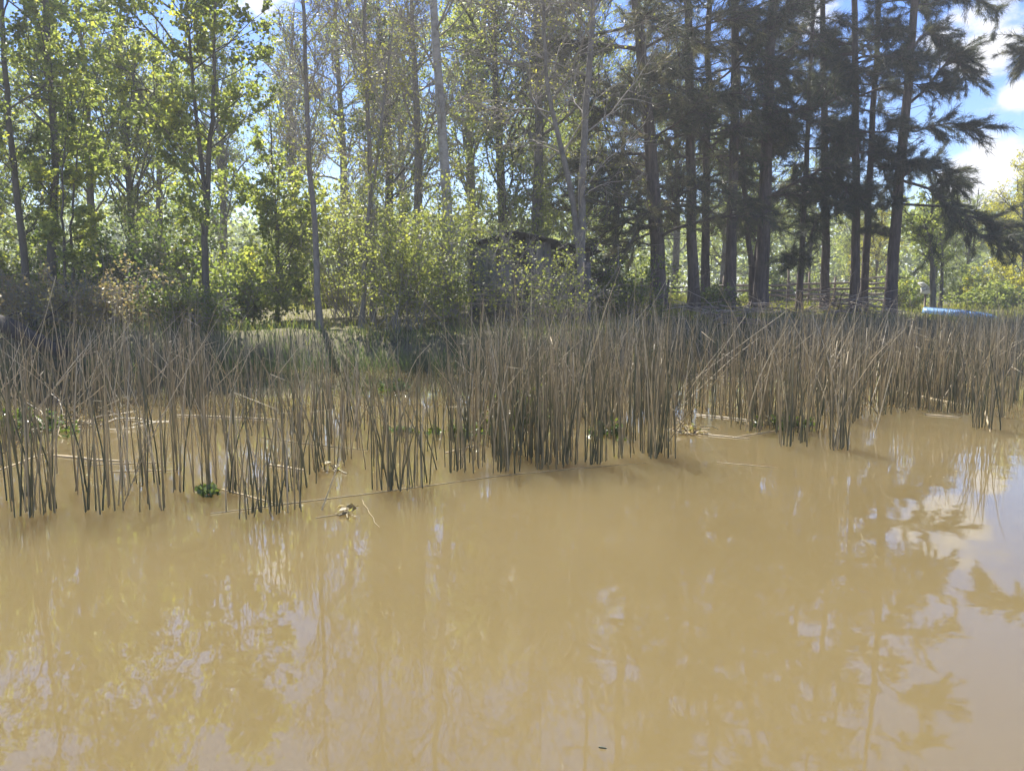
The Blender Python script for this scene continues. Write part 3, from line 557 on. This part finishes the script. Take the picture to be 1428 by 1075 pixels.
# ------------------------------------------------------------------ reeds
def reed_front(px): return np.interp(px, [-200, 0, 60, 230, 300, 420, 470, 540, 620, 700, 760, 830, 930, 950, 1000, 1060, 1110, 1185, 1205, 1290, 1345, 1400, 1428, 1600], [700, 700, 705, 695, 700, 690, 655, 660, 660, 655, 650, 645, 635, 606, 600, 603, 620, 622, 582, 576, 578, 596, 560, 540])
rng = R(301)
pts = []
CL = [(45, 722, 16), (62, 716, 8), (130, 715, 9), (165, 718, 5), (214, 713, 5), (15, 700, 9), (345, 724, 15), (402, 718, 7), (378, 715, 5), (250, 690, 8), (290, 690, 6), (325, 690, 9), (440, 662, 8), (470, 650, 5), (512, 660, 6), (548, 685, 20), (575, 682, 14), (635, 660, 12), (660, 656, 8), (705, 660, 15), (756, 655, 15), (790, 648, 12), (832, 648, 15), (870, 640, 10), (917, 640, 18), (1050, 602, 9), (1100, 624, 10), (1122, 618, 6), (1176, 628, 17), (1160, 600, 9), (1202, 584, 10), (1240, 580, 8), (1290, 572, 8), (1362, 597, 9), (1386, 600, 8), (100, 690, 8), (190, 680, 8), (230, 660, 7)]
for cx_, cy_, n in CL:
    c = G(cx_, cy_); pts.append(np.stack([c[0] + rng.normal(size=n) * .06, c[1] + np.abs(rng.normal(size=n)) * .12], 1))
x = rng.uniform(-13, 32, 650000); y = rng.uniform(4.6, 30, 650000); px = CX + F * x / y; py = 410 + F * CAMH / y
c1, c2 = vnoise(x, y, 1.1, 11), vnoise(x, y, 3.2, 12)
dens = np.clip((c1 - .32) * 1.6, 0.03, 1) * np.clip((c2 - .25) * 1.7, .05, 1)
side = np.interp(px, [-100, 230, 330, 600, 660, 940, 1428], [.72, .7, .4, .48, .78, .85, .72])
gap = (px > 285) & (px < 650) & (y > 8.6) & (y < 13.6)
dens = dens * side * np.where(gap, .10, 1) * np.interp(y, [4.6, 9, 16, 28], [1, .85, .55, .5])
k = (py < reed_front(px)) & (px > -120) & (px < 1540) & (shore(x, y) < -.05) & (rng.uniform(size=len(x)) < dens * .85) & ~((px < 75) & (y > 8) & (rng.uniform(size=len(x)) < .6))
pts.append(np.stack([x[k], y[k]], 1)); RP = np.concatenate(pts)
RP = RP[np.argsort(RP[:, 1])]
print('REEDS', len(RP))
def hfac(p): return np.interp(CX + F * p[:, 0] / p[:, 1], [0, 270, 330, 600, 660, 760, 960, 1100, 1428], [.93, .92, .72, .72, .88, 1.0, .98, .9, .88])
def stem_shape(n, kind, rng):
    """centre lines from -0.25 m under water to the tip; (n,6,3) and radii"""
    h = np.clip(rng.normal(size=n) * .21 + 1.04, .4, 1.6)
    az = rng.uniform(0, 6.28, n); lean = np.abs(rng.normal(size=n)) * .075
    if kind == 'leaning': lean = rng.uniform(.25, .65, n)
    u = np.linspace(0, 1, 6); bend = rng.normal(size=n) * .11
    zu = .1 if kind == 'leaning' else .25; zz = -zu + u[None] * (h[:, None] + zu)
    off = (lean[:, None] * np.maximum(zz, 0) + (bend[:, None] + .03) * np.maximum(zz, 0) ** 2)
    if kind == 'leaning': off = lean[:, None] * (zz + .1) + .12 * np.maximum(zz, 0) ** 2; zz = zz * np.cos(lean)[:, None]
    P = np.stack([np.cos(az)[:, None] * off, np.sin(az)[:, None] * off, zz], -1)
    if kind == 'broken':
        j = 4; dd = np.stack([np.cos(az + 1), np.sin(az + 1), rng.uniform(-.7, .5, n)], 1); P[:, 5] = P[:, j] + dd * rng.uniform(.1, .3, n)[:, None]
    r = rng.uniform(.0032, .0062, n)[:, None] * np.array([1, 1, .95, .8, .55, .16]); return P, r
def tones(n, kind, rng):
    base = {'green': .22, 'dry': .56, 'leaning': .72, 'broken': .68}[kind]
    t = np.clip(base + rng.normal(size=n) * .15, 0, 1)[:, None]
    u = np.array([-.15, -.1, .02, .1, .18, .26])[None]
    return np.clip(t + u, 0, 1)
KINDS = ['green', 'dry', 'leaning', 'broken']; PROB = np.array([.48, .46, .03, .03])
LAB = {'green': 'upright olive green reed stem', 'dry': 'upright brown dry reed stem', 'leaning': 'slanting straw-coloured reed stem', 'broken': 'reed stem with a snapped top'}
PLX = [60, 140, 235, 320, 375, 430, 520, 600, 690, 770, 860, 940, 1060, 1140, 1260]
PLACE = ['in the open-water clump below the log', 'in the thin stand before the log thicket', 'in the open-water edge before the vine thicket', 'around the small glossy leafy plant', 'at the clump where the long floating stalk ends', 'in the clump astride the end of the long stalk',
  'behind the floating knot of stalk scraps', 'in the dense clump astride the long floating stalk', 'in the stand behind the middle of the long stalk', 'before the largest leafy water plant', 'between the largest water plant and the yellow tuft', 'at the outer corner before the reed litter',
  'in the recess beside the reed litter clump', 'at the water edge below the forked small tree', 'in the last dark clump jutting into open water', 'at the far water edge below the boat']
GRP = {'green': 'green reed stems along the water edge', 'dry': 'dry brown reed stems along the water edge', 'leaning': 'slanting reed stems along the water edge', 'broken': 'snapped reed stems along the water edge'}
protoR = {}
for kd, cnt in zip(KINDS, (16, 12, 7, 7)):
    P, r = stem_shape(cnt, kd, rng); t = tones(cnt, kd, rng)
    protoR[kd] = [MB().tubes(P[i], r[i], 6, tone=t[i][None]).mesh('reed_stem', M['reed']) for i in range(cnt)]
NEAR = 290
for i in range(NEAR):
    kd = rng.choice(KINDS, p=PROB); me = protoR[kd][rng.integers(len(protoR[kd]))]
    o = bpy.data.objects.new('reed_stem', me); COL.objects.link(o); o.location = (RP[i, 0], RP[i, 1], 0); o.rotation_euler = (0, 0, rng.uniform(0, 6.28)); s = rng.uniform(.85, 1.12) * float(hfac(RP[i:i + 1])[0]); o.scale = (1, 1, s)
    tag(o, LAB[kd] + ' ' + PLACE[int(np.searchsorted(PLX, CX + F * RP[i, 0] / RP[i, 1]))], 'reed', GRP[kd])
rest = RP[NEAR:]; mb = MB(); ch = rng.choice(4, len(rest), p=PROB)
for q_, kd in enumerate(KINDS):
    pp = rest[ch == q_]; P, r = stem_shape(len(pp), kd, rng); P[..., 0] += pp[:, 0:1]; P[..., 1] += pp[:, 1:2]
    near = pp[:, 1] < 11
    tn = tones(len(pp), kd, rng) + (vnoise(pp[:, 0], pp[:, 1], .5, 21)[:, None] - .5) * .25
    r = r * np.clip(pp[:, 1:2] / 14, 1, 1.4); P[..., 2] *= (hfac(pp) * np.interp(pp[:, 1], [8, 16, 26], [1, .84, .8]))[:, None]
    if near.any(): mb.tubes(P[near], r[near], 5, tone=np.clip(tn[near], 0, 1))
    if (~near).any(): mb.tubes(P[~near], r[~near], 3, tone=np.clip(tn[~near], 0, 1))
tag(mb.build('reed_bed', M['reed']), 'dense bed of green and brown reeds behind the front stems', 'reeds', kind='stuff')

# pale stalks leaning over the others: (pixel line from foot to tip, depth of the foot, radius, tone)
def stalk(name, label, line, Y, r, tone, cat='reed', group=None, dy=None):
    w = [W(px, py, Y + (0 if dy is None else dy * i / (len(line) - 1))) for i, (px, py) in enumerate(line)]
    if w[0][2] > .02:
        d = norm((w[0] - w[1])[None])[0]; d[2] = min(d[2], -.35); w = [w[0] + d * ((w[0][2] + .15) / -d[2])] + w
    else: w[0][2] = -.1
    w = np.array(w); t = np.linspace(0, 1, len(w)); u = np.linspace(0, 1, 9); P = np.stack([np.interp(u, t, w[:, i]) for i in range(3)], 1)
    P[1:-1] = (P[:-2] + 2 * P[1:-1] + P[2:]) / 4
    o = P[0].copy(); mb = MB().tubes(P - o, r * np.linspace(1, .45, 9), 6, tone=float(tone))
    return tag(mb.build(name, M['reed'], loc=o), label, cat, group)
LEAN = [([(32, 560), (78, 385)], 8), ([(130, 520), (182, 450)], 8.5), ([(165, 510), (175, 450)], 8), ([(190, 640), (215, 590), (245, 560)], 6.2), ([(65, 640), (80, 580), (85, 545)], 6.3), ([(310, 570), (340, 510), (352, 480)], 7.5),
        ([(300, 540), (362, 478)], 9), ([(415, 540), (455, 470)], 9), ([(430, 600), (436, 560), (428, 543)], 7.3), ([(560, 560), (575, 505), (600, 480)], 8.5), ([(655, 560), (665, 530), (685, 498)], 8), ([(745, 560), (790, 440)], 9),
        ([(830, 520), (905, 425)], 10), ([(930, 590), (1020, 500), (1060, 470)], 8.5), ([(960, 560), (985, 520), (1040, 440)], 9), ([(1060, 540), (1062, 490)], 9), ([(1140, 540), (1175, 470)], 9.5), ([(1215, 625), (1245, 510)], 6.9), ([(1325, 540), (1350, 500)], 9.5),
        ([(1140, 520), (1185, 430)], 10), ([(1000, 505), (1095, 435)], 10), ([(700, 480), (760, 398)], 12), ([(20, 500), (40, 450)], 9), ([(95, 520), (150, 455)], 9), ([(440, 717), (475, 640), (480, 560)], 4.55), ([(880, 480), (935, 380)], 12.5), ([(1170, 520), (1200, 400)], 10.5)]
LN = ['log', 'vine thicket', 'forked tree', 'slender grey tree', 'big yellow-green shrub', 'shed', 'twin-stemmed grey tree', 'paired conifers', 'thickest conifer', 'brush pile', 'upturned boat']
for ln, Y in LEAN:
    place = LN[int(np.searchsorted([95, 230, 340, 480, 640, 800, 900, 1000, 1100, 1230], ln[-1][0]))]
    stalk('dead_reed', 'pale dead reed stalk slanting across the reeds before the ' + place, ln, Y, .0055, .93, group='pale dead stalks slanting in the reeds')
FLOAT = [([(296, 715), (500, 690), (700, 663), (900, 645)], 'very long thin stalk floating along the front edge of the reeds', .0045, .58), ([(75, 635), (130, 641), (172, 643)], 'thick pale stalk floating among the left-hand reeds', .016, .92),
         ([(245, 579), (320, 582), (390, 585)], 'bright straight stalk floating before the open water gap', .016, .95), ([(440, 722), (480, 716)], 'short stalk floating at the water-edge twig', .004, .62), ([(505, 697), (528, 735)], 'thin stalk floating beyond the reed edge below a snapped stem', .0035, .6),
         ([(375, 648), (425, 656)], 'short pale stalk floating between thin reeds', .014, .9), ([(308, 682), (385, 702)], 'straight thin stalk floating near the white glint plant', .008, .85), ([(950, 602), (1045, 612)], 'pale stalk floating beside the reed litter clump', .010, .9),
         ([(970, 578), (1100, 592)], 'long pale stalk floating in the recess of the reed bed', .012, .9), ([(1020, 610), (1120, 595)], 'thin tilted stalk floating at the foot of dense green reeds', .008, .8), ([(680, 587), (745, 605)], 'pale stalk floating below the leafy water plant', .012, .9),
         ([(1290, 578), (1340, 582)], 'pale stalk floating among far green reeds', .012, .92), ([(1375, 573), (1381, 602)], 'bent pale stalk floating at the right reed point', .012, .95), ([(0, 655), (70, 630)], 'thin stalk floating across the left reeds', .010, .85),
         ([(110, 649), (240, 644)], 'thin brown stalk floating under the curved pale stalk', .006, .6), ([(150, 658), (250, 655)], 'thin straw stalk floating close behind the front-left reeds', .006, .8), ([(1225, 540), (1345, 565)], 'long straw stalk floating diagonally in the far green reeds', .010, .85),
         ([(365, 610), (420, 618), (515, 628)], 'thin dark stalk floating across the open gap', .006, .5), ([(1000, 645), (1085, 652)], 'thin pale stalk floating just off the reed edge', .005, .8), ([(620, 632), (670, 620)], 'short white stalk floating between dense brown reeds', .010, .9), ([(835, 1041), (846, 1043)], 'tiny dark twig floating on the open water', .004, .05)]
for ln, lab, r, tn in FLOAT:
    w = np.array([G(*p, z=.004) for p in ln]); t = np.linspace(0, 1, len(w)); u = np.linspace(0, 1, 7); P = np.stack([np.interp(u, t, w[:, i]) for i in range(3)], 1)
    P += R(int(ln[0][0])).normal(size=P.shape) * [.006, .008, .0] * min(1, np.linalg.norm(P[-1] - P[0])); c = P[0].copy()
    tag(MB().tubes(P - c, .75 * r * np.array([.7, 1, 1, .95, .9, .8, .4]), 6, tone=tn * .86).build('floating_stalk', M['reed'], loc=c), lab, 'stalk')

# water-edge twig with dead leaf scraps
def litter(label, px, py, n, size, seed, tone=.85):
    rng = R(seed); c = G(px, py); root = thing('reed_litter', c, label, 'litter')
    S = rng.normal(size=(n, 3)) * [size * .4, size * .3, .0] + [0, 0, .01]; D = rng.normal(size=(n, 3)) * [1, 1, .35]; D[:, 2] = np.abs(D[:, 2])
    P = wander(S, D, rng.uniform(.4, 1.3, n) * size, 5, .25, -.03, rng); P[..., 2] = np.maximum(P[..., 2], .0)
    MB().tubes(P, np.full((n, 5), .0045), 4, tone=rng.uniform(.35, .8, n)).build('stalks', M['reed'], root)
    m = n * 2; S = rng.normal(size=(m, 3)) * [size * .35, size * .25, .02] + [0, 0, .025]
    MB().leaves(S, rng.normal(size=(m, 3)) * [1, 1, .3], rng.normal(size=(m, 3)) * .6 + [0, 0, 1], rng.uniform(.02, .07, m), .35, .15, rng.uniform(.1, .8, m)).build('leaf_scraps', M['dry'], root)
litter('small knot of pale stalk scraps floating off the reed edge', 484, 716, 7, .07, 401)
litter('clump of broken pale reed litter at the corner of the reed bed', 958, 604, 26, .22, 402)
litter('scraps of reed litter floating in the recess of dense reeds', 1070, 592, 20, .2, 403)
litter('scraps of stalk floating among thin reeds before the open gap', 463, 657, 8, .1, 404)
litter('loose reed litter floating among the far green reeds', 1010, 530, 18, .4, 405)
litter('loose litter drift floating behind the left-hand reeds', 90, 590, 40, .6, 406)

def water_plant(label, px, py, n, rx, h, seed, leaf=.055):
    rng = R(seed); c = G(px, py); root = thing('water_plant', c, label, 'plant', 'leafy plants growing in the water')
    S = rng.normal(size=(n, 3)) * [rx * .5, rx * .4, 0]; S[:, 2] = -.05; D = rng.normal(size=(n, 3)) * .5 + [0, 0, 1]; P = wander(S, D, rng.uniform(.5, 1.1, n) * h + .05, 5, .15, 0, rng)
    P[..., 2] = np.maximum(P[..., 2], -.06)
    tag(MB().tubes(P, np.full((n, 5), .004), 4, tone=.3).build('stems', M['aqua'], root), kind='stuff')
    m = n * 11; S, D, _, t = spawn(P, m, .15, 1, .5, 1.4, rng); S[:, 2] = np.maximum(S[:, 2], .01)
    MB().leaves(S, D + rng.normal(size=D.shape) * .3, rng.normal(size=D.shape) * .45 + [0, 0, 1], rng.uniform(.6, 1.3, m) * leaf, .4, .08, np.clip(.35 + t * .4 + rng.normal(size=m) * .15, 0, 1)).build('leaves', M['aqua'], root)
water_plant('largest leafy green water plant standing among dense brown reeds', 735, 590, 60, .30, .38, 411)
water_plant('leafy green water plant spreading at the left reeds below the log', 20, 600, 70, .45, .22, 412)
water_plant('small leafy plant with glossy leaves by a floating stalk at the front-left reeds', 285, 690, 10, .10, .07, 413, .04)
water_plant('yellow-green leafy tuft at the foot of reeds right of the largest plant', 843, 608, 14, .14, .16, 414)
water_plant('low leafy green patch in the middle of thin brown reeds', 640, 608, 22, .30, .12, 415)
water_plant('low leafy patch at the rim of the open water gap', 553, 545, 16, .22, .12, 416)
water_plant('tiny green tuft between snapped reeds before the open gap', 556, 603, 8, .12, .08, 417)
water_plant('low leafy patch in the recess of dense green reeds', 1095, 595, 18, .28, .12, 418)
water_plant('tall green grassy tuft in front of the log', 40, 505, 60, .45, .5, 419, .12)

# flecks of chaff and scum on the water (uncountable)
rng = R(431); x = rng.uniform(-10, 22, 60000); y = rng.uniform(3, 22, 60000); px = CX + F * x / y; py = 410 + F * CAMH / y; sd = shore(x, y)
pr = np.where(py < reed_front(px) + 6, .10, .012 * (vnoise(x, y, .8, 41) > .62)) * (vnoise(x, y, 1.9, 42) > .4)
k = (px > -40) & (px < 1470) & (sd < -.1) & (rng.uniform(size=len(x)) < pr); n = int(k.sum())
tag(MB().leaves(np.stack([x[k], y[k], np.full(n, .004)], 1), rng.normal(size=(n, 3)) * [1, 1, .05], rng.normal(size=(n, 3)) * .12 + [0, 0, 1], rng.uniform(.008, .03, n), .3, .05, rng.uniform(.2, 1, n)).build('floating_chaff', M['dry']), 'tiny flecks of chaff drifting on the muddy water among the reeds', 'chaff', kind='stuff')

# ------------------------------------------------------------------ fallen log
c0, c1 = W(-70, 425, 13.4), W(88, 494, 12.3)
u = np.linspace(0, 1, 34)[:, None]; P = c0 * (1 - u) + c1 * u; P[:, 2] += np.sin(u[:, 0] * 3) * .06; P += R(420).normal(size=P.shape) * .014; o = P[-1].copy()
lg = thing('fallen_log', o, 'thick dark fallen log sloping from the bank down into the water', 'log')
MB().tubes(P - o, np.linspace(.17, .10, 34) * (1 + .13 * R(421).normal(size=34)), 12, cap=True).build('trunk', M['bark_wet'], lg)
S, D, _, _ = spawn(P[None], 14, .2, .95, .8, 1.5, R(422)); MB().tubes(wander(S, D, R(423).uniform(.2, .9, 14), 5, .2, 0, R(424)) - o, np.full((14, 5), .018) * np.linspace(1, .4, 5), 5).build('snags', M['bark_wet'], lg)

# ------------------------------------------------------------------ shed
SY = 19.0
def sx(px, Y=SY): return W(px, 400, Y)[0]
gz = float(terrain(sx(740), SY + .6)); zt = lambda py, Y=SY: W(714, py, Y)[2]
o = np.array([sx(740), SY, gz]); shed = thing('shed', o, 'old grey wooden shed with low dark roof half hidden by shrubs', 'shed')
x0, x1, xr = sx(660) - o[0], sx(822) - o[0], sx(718) - o[0]; hL, hR, hT = zt(341) - gz, zt(350) - gz, zt(325) - gz; dep = 2.6
rng = R(430)
def wall_h(x): return np.interp(x, [x0, xr, x1], [hL, hT, hR]) - .06
xp = x0; xa, xb = sx(692) - o[0], sx(736) - o[0]
while xp < x1 - .02:                                   # front wall boards; the opening starts higher
    w = min(.19, x1 - xp); xm = xp + w / 2; top = wall_h(xm)
    if xm < xa: mat, hh = 'panel', top
    elif xm < xb: mat, hh = 'wood', zt(366) - gz
    else: mat, hh = 'wood', top if xm < sx(765) - o[0] else top * .62
    MB().box((xm, rng.uniform(-.012, .012), hh / 2 - .1), (w - .012, .03, hh + .2), tone=rng.uniform(.3, .75)).build('board', M[mat], shed, smooth=False); xp += w
for (ya, yb, xs) in ((0.03, dep, x0 + .016), (0.03, dep, x1 - .016)):
    yp = ya
    while yp < yb: MB().box((xs, yp + .1, wall_h(xs) / 2 - .1), (.03, .188, wall_h(xs) + .2), tone=rng.uniform(.3, .7)).build('board', M['wood'], shed, smooth=False); yp += .2
xp = x0 + .04
while xp < x1 - .1: MB().box((xp + .1, dep, wall_h(xp + .1) / 2 - .1), (.188, .03, wall_h(xp + .1) + .2), tone=rng.uniform(.3, .7)).build('board', M['wood'], shed, smooth=False); xp += .2
for (xa_, ha, xb_, hb) in ((x0 - .12, hL - .03, xr, hT), (xr, hT, x1 + .25, hR - .05)):
    nr = max(2, int(abs(xb_ - xa_) / .45))
    for i in range(nr):                               # overlapping roof sheets
        a, b = xa_ + (xb_ - xa_) * i / nr, xa_ + (xb_ - xa_) * (i + 1) / nr; h0, h1 = np.interp([a, b], [xa_, xb_], [ha, hb]); dz = .01 * (i % 2)
        v = np.array([[a, -.35, h0], [b, -.35, h1], [b, dep + .2, h1], [a, dep + .2, h0]]) + [0, 0, dz]; v2 = v + [0, 0, .035]
        MB().add(np.concatenate([v, v2]), quads=[[0, 3, 2, 1], [4, 5, 6, 7], [0, 1, 5, 4], [1, 2, 6, 5], [2, 3, 7, 6], [3, 0, 4, 7]]).build('roof_sheet', M['roof'], shed, smooth=False)
for xx in (x0 - .02, xb, x1 - .06): MB().box((xx, -.09, wall_h(xx) / 2 - .1), (.10, .10, wall_h(xx) + .2), tone=.35).build('corner_post', M['wood'], shed, smooth=False)
MB().box(((xa + xb) / 2, -.03, zt(366) - gz + .02), (xb - xa + .1, .06, .05), tone=.6).build('window_sill', M['wood'], shed, smooth=False)
MB().box(((x0 + x1) / 2, dep / 2, .02), (x1 - x0 - .1, dep - .1, .06), tone=.3).build('floor', M['wood'], shed, smooth=False)
# railing before the shed
ry = SY - .9; o2 = np.array([sx(680, ry), ry, float(terrain(sx(680, ry), ry))]); rail = thing('railing', o2, 'small grey stick railing before the panel wall of the shed', 'railing')
for px in (657, 672, 690, 706): MB().tubes(np.array([[sx(px, ry) - o2[0], 0, -.15], [sx(px, ry) - o2[0] + .02, 0, .78]]), np.array([.028, .024]), 6, tone=.6, cap=True).build('post', M['rail'], rail)
for py in (397, 404, 411, 418, 424):
    z = W(0, py, ry)[2] - o2[2]; MB().tubes(np.array([[sx(654, ry) - o2[0], -.04, z + .01], [sx(680, ry) - o2[0], -.045, z - .005], [sx(712, ry) - o2[0], -.04, z]]), np.array([.02, .018, .015]), 6, tone=.75, cap=True).build('rail', M['rail'], rail)
MB().tubes(np.array([[sx(820, 17.9) , 17.9, float(terrain(sx(820, 17.9), 17.9)) - .2], [sx(820, 17.9), 17.9, W(0, 366, 17.9)[2]]]), np.array([.12, .11]), 9, tone=.3, cap=True)
px_ = sx(818, 17.7); g_ = float(terrain(px_, 17.7))
tag(MB().tubes(np.array([[0, 0, -.2], [.01, 0, .7], [0, .01, W(0, 366, 17.7)[2] - g_]]), np.array([.10, .095, .09]), 10, tone=.4, cap=True).build('wooden_post', M['wood'], loc=(px_, 17.7, g_)), 'thick grey wooden post with flat top beside the twin-stemmed tree', 'post')

# ------------------------------------------------------------------ fences
def fence(label, line, posts, rails, r, seed, tonev=.6):
    """line: [(px, depth)...]; posts: (px, top y); rails: y at the line start"""
    rng = R(seed); lp = np.array([p for p, _ in line], float); ld = np.array([d for _, d in line], float)
    def at(px): Y = np.interp(px, lp, ld); x = W(px, 400, Y)[0]; return x, Y
    xs, ys = at(lp[0]); g = float(terrain(xs, ys)); o = np.array([xs, ys, g]); root = thing('rail_fence', o, label, 'fence')
    for px, py in posts:
        x, Y = at(px); gg = float(terrain(x, Y)); top = W(px, py, Y)[2]
        MB().tubes(np.array([[x, Y, gg - .25], [x + rng.normal() * .02, Y, (gg + top) / 2], [x + rng.normal() * .03, Y, top]]) - o, np.array([.06, .055, .045]), 7, tone=tonev - .2, cap=True).build('post', M['rail'], root)
    for (pa, ya), (pb, yb) in rails:
        n = 6; u = np.linspace(0, 1, n); P = []
        for t in u:
            px = pa + (pb - pa) * t; x, Y = at(px); P.append([x, Y - .08, W(px, ya + (yb - ya) * t, Y)[2] + rng.normal() * .012])
        MB().tubes(np.array(P) - o, np.full(n, r) * np.linspace(1, .75, n) * rng.uniform(.85, 1.15), 7, tone=tonev + rng.normal() * .12, cap=True).build('rail', M['rail'], root)
fence('rough rail fence of many stacked grey poles running behind the conifers', [(1000, 31), (1250, 33)], [(1010, 385), (1058, 384), (1099, 374), (1128, 380), (1165, 386), (1202, 388), (1238, 385)],
      [((1000, 399), (1100, 398)), ((1000, 406), (1105, 405)), ((1060, 412), (1170, 410)), ((1070, 419), (1190, 417)), ((1098, 397), (1205, 394)), ((1120, 404), (1240, 402)), ((1150, 411), (1245, 410)), ((1170, 418), (1240, 419)), ((1190, 390), (1240, 386)), ((1195, 397), (1240, 394)), ((1130, 424), (1215, 424))], .055, 441)
fence('thin pole fence between the wooden post and the paired conifers', [(818, 22), (1000, 28)], [(834, 378), (862, 382), (893, 388), (930, 390), (985, 388)], [((820, 397), (905, 400)), ((826, 409), (900, 411)), ((895, 401), (1000, 401)), ((905, 407), (1000, 408))], .03, 442)

# brush pile and uprooted stump
def brush(label, px, py, Y, rx, h, n, seed):
    rng = R(seed); c = W(px, py, Y); g = float(terrain(c[0], Y)); root = thing('brush_pile', (c[0], Y, g), label, 'brush pile')
    S = rng.normal(size=(n, 3)) * [rx * .45, rx * .25, 0]; S[:, 2] = np.abs(rng.normal(size=n)) * h * .45 * np.exp(-(S[:, 0] / rx) ** 2); D = rng.normal(size=(n, 3)) * [1.4, .8, .25]
    P = wander(S, D, rng.uniform(.5, 1.6, n), 5, .15, -.02, rng); P[..., 2] = np.maximum(P[..., 2], .01)
    MB().tubes(P, rng.uniform(.008, .022, n)[:, None] * np.linspace(1, .5, 5), 5, tone=rng.uniform(.3, .9, n)).build('sticks', M['rail'], root)
brush('heap of brown sticks lying at the foot of the crossing conifers', 1170, 432, 26.4, 1.5, .7, 150, 451)
brush('low heap of brown sticks under the forked small tree', 1060, 430, 24.6, 1.1, .45, 80, 452)
brush('tangle of pale dry stalks drooping on the reeds before the thick conifer', 1005, 440, 21.0, .5, .8, 60, 453)

# ------------------------------------------------------------------ upturned boat, white board
BYd = 29.4; bc = W(1338, 436, BYd); bg_ = float(terrain(bc[0], BYd))
boat = thing('upturned_boat', (bc[0], BYd, bg_), 'pale blue boat lying upside down on the far shore', 'boat', rz=math.radians(-32))
k, mS = 15, 9; u = np.linspace(-1, 1, k); Lh = 1.25
half = .48 * np.clip(1 - np.abs(np.clip(u, 0, 1)) ** 2.4, 0, 1) * np.interp(u, [-1, 0], [.82, 1]); half = np.maximum(half, .015); hgt = .25 * np.interp(u, [-1, 0, .8, 1], [.85, 1, .9, .5])
th = np.linspace(0, math.pi, mS); V = np.stack([np.repeat(u[:, None] * Lh, mS, 1), np.cos(th)[None] * half[:, None], np.sign(np.sin(th))[None] * np.abs(np.sin(th))[None] ** .55 * hgt[:, None] + .03], -1)
i, j = np.meshgrid(np.arange(k - 1), np.arange(mS - 1), indexing='ij'); qq = np.stack([i * mS + j, (i + 1) * mS + j, (i + 1) * mS + j + 1, i * mS + j + 1], -1).reshape(-1, 4)
hb = MB().add(V, quads=qq); c_ = hb.n; hb.add([[-Lh, 0, .12]]); hb.t.append(np.array([[a, a + 1, c_] for a in range(mS - 1)])); hb.build('hull', M['boat'], boat)
MB().tubes(np.stack([u * Lh * .98, u * 0, hgt + .035], 1), np.full(k, .022), 6).build('keel', M['boat'], boat)
for s in (-1, 1): MB().tubes(np.stack([u * Lh, s * (half + .012), u * 0 + .05], 1), np.full(k, .025), 6).build('gunwale', M['boat'], boat)
boat.rotation_euler[1] = math.radians(6)
wc = W(1291, 402, 31.5); wg = float(terrain(wc[0], 31.5)); wb = thing('white_board', (wc[0], 31.5, wg), 'small white tilted board on a short post beside a slim tree', 'sign')
zc = wc[2] - wg; a = math.radians(38); rot = np.array([[math.cos(a), 0, math.sin(a)], [0, 1, 0], [-math.sin(a), 0, math.cos(a)]])
MB().box((0, 0, zc + .05), (.55, .46, .04), rot=rot).build('board', M['white'], wb, smooth=False)
MB().box((.03, 0, zc - .10), (.3, .32, .26)).build('box', M['white'], wb, smooth=False)
MB().tubes(np.array([[0, 0, -.2], [0, 0, zc - .2]]), np.array([.04, .04]), 8, tone=.3, cap=True).build('post', M['rail'], wb)

# ------------------------------------------------------------------ lens veil: thin scattering volume added to imitate glare in the lens
def lens_veil():
    m, nt, N, L = nodes('lens_veil_volume'); v = N('ShaderNodeVolumePrincipled'); v.inputs['Color'].default_value = (.93, .96, 1, 1); v.inputs['Density'].default_value = VEIL_DENSITY; v.inputs['Anisotropy'].default_value = .35
    o = N('ShaderNodeOutputMaterial'); L(v.outputs[0], o.inputs['Volume'])
    tag(MB().box((5, 330, 11.5), (900, 800, 27)).build('lens_veil', m, smooth=False), 'thin bright volume added to imitate lens glare over the wood', 'lens_veil', kind='stuff')
VEIL_DENSITY = 0.0018
lens_veil()
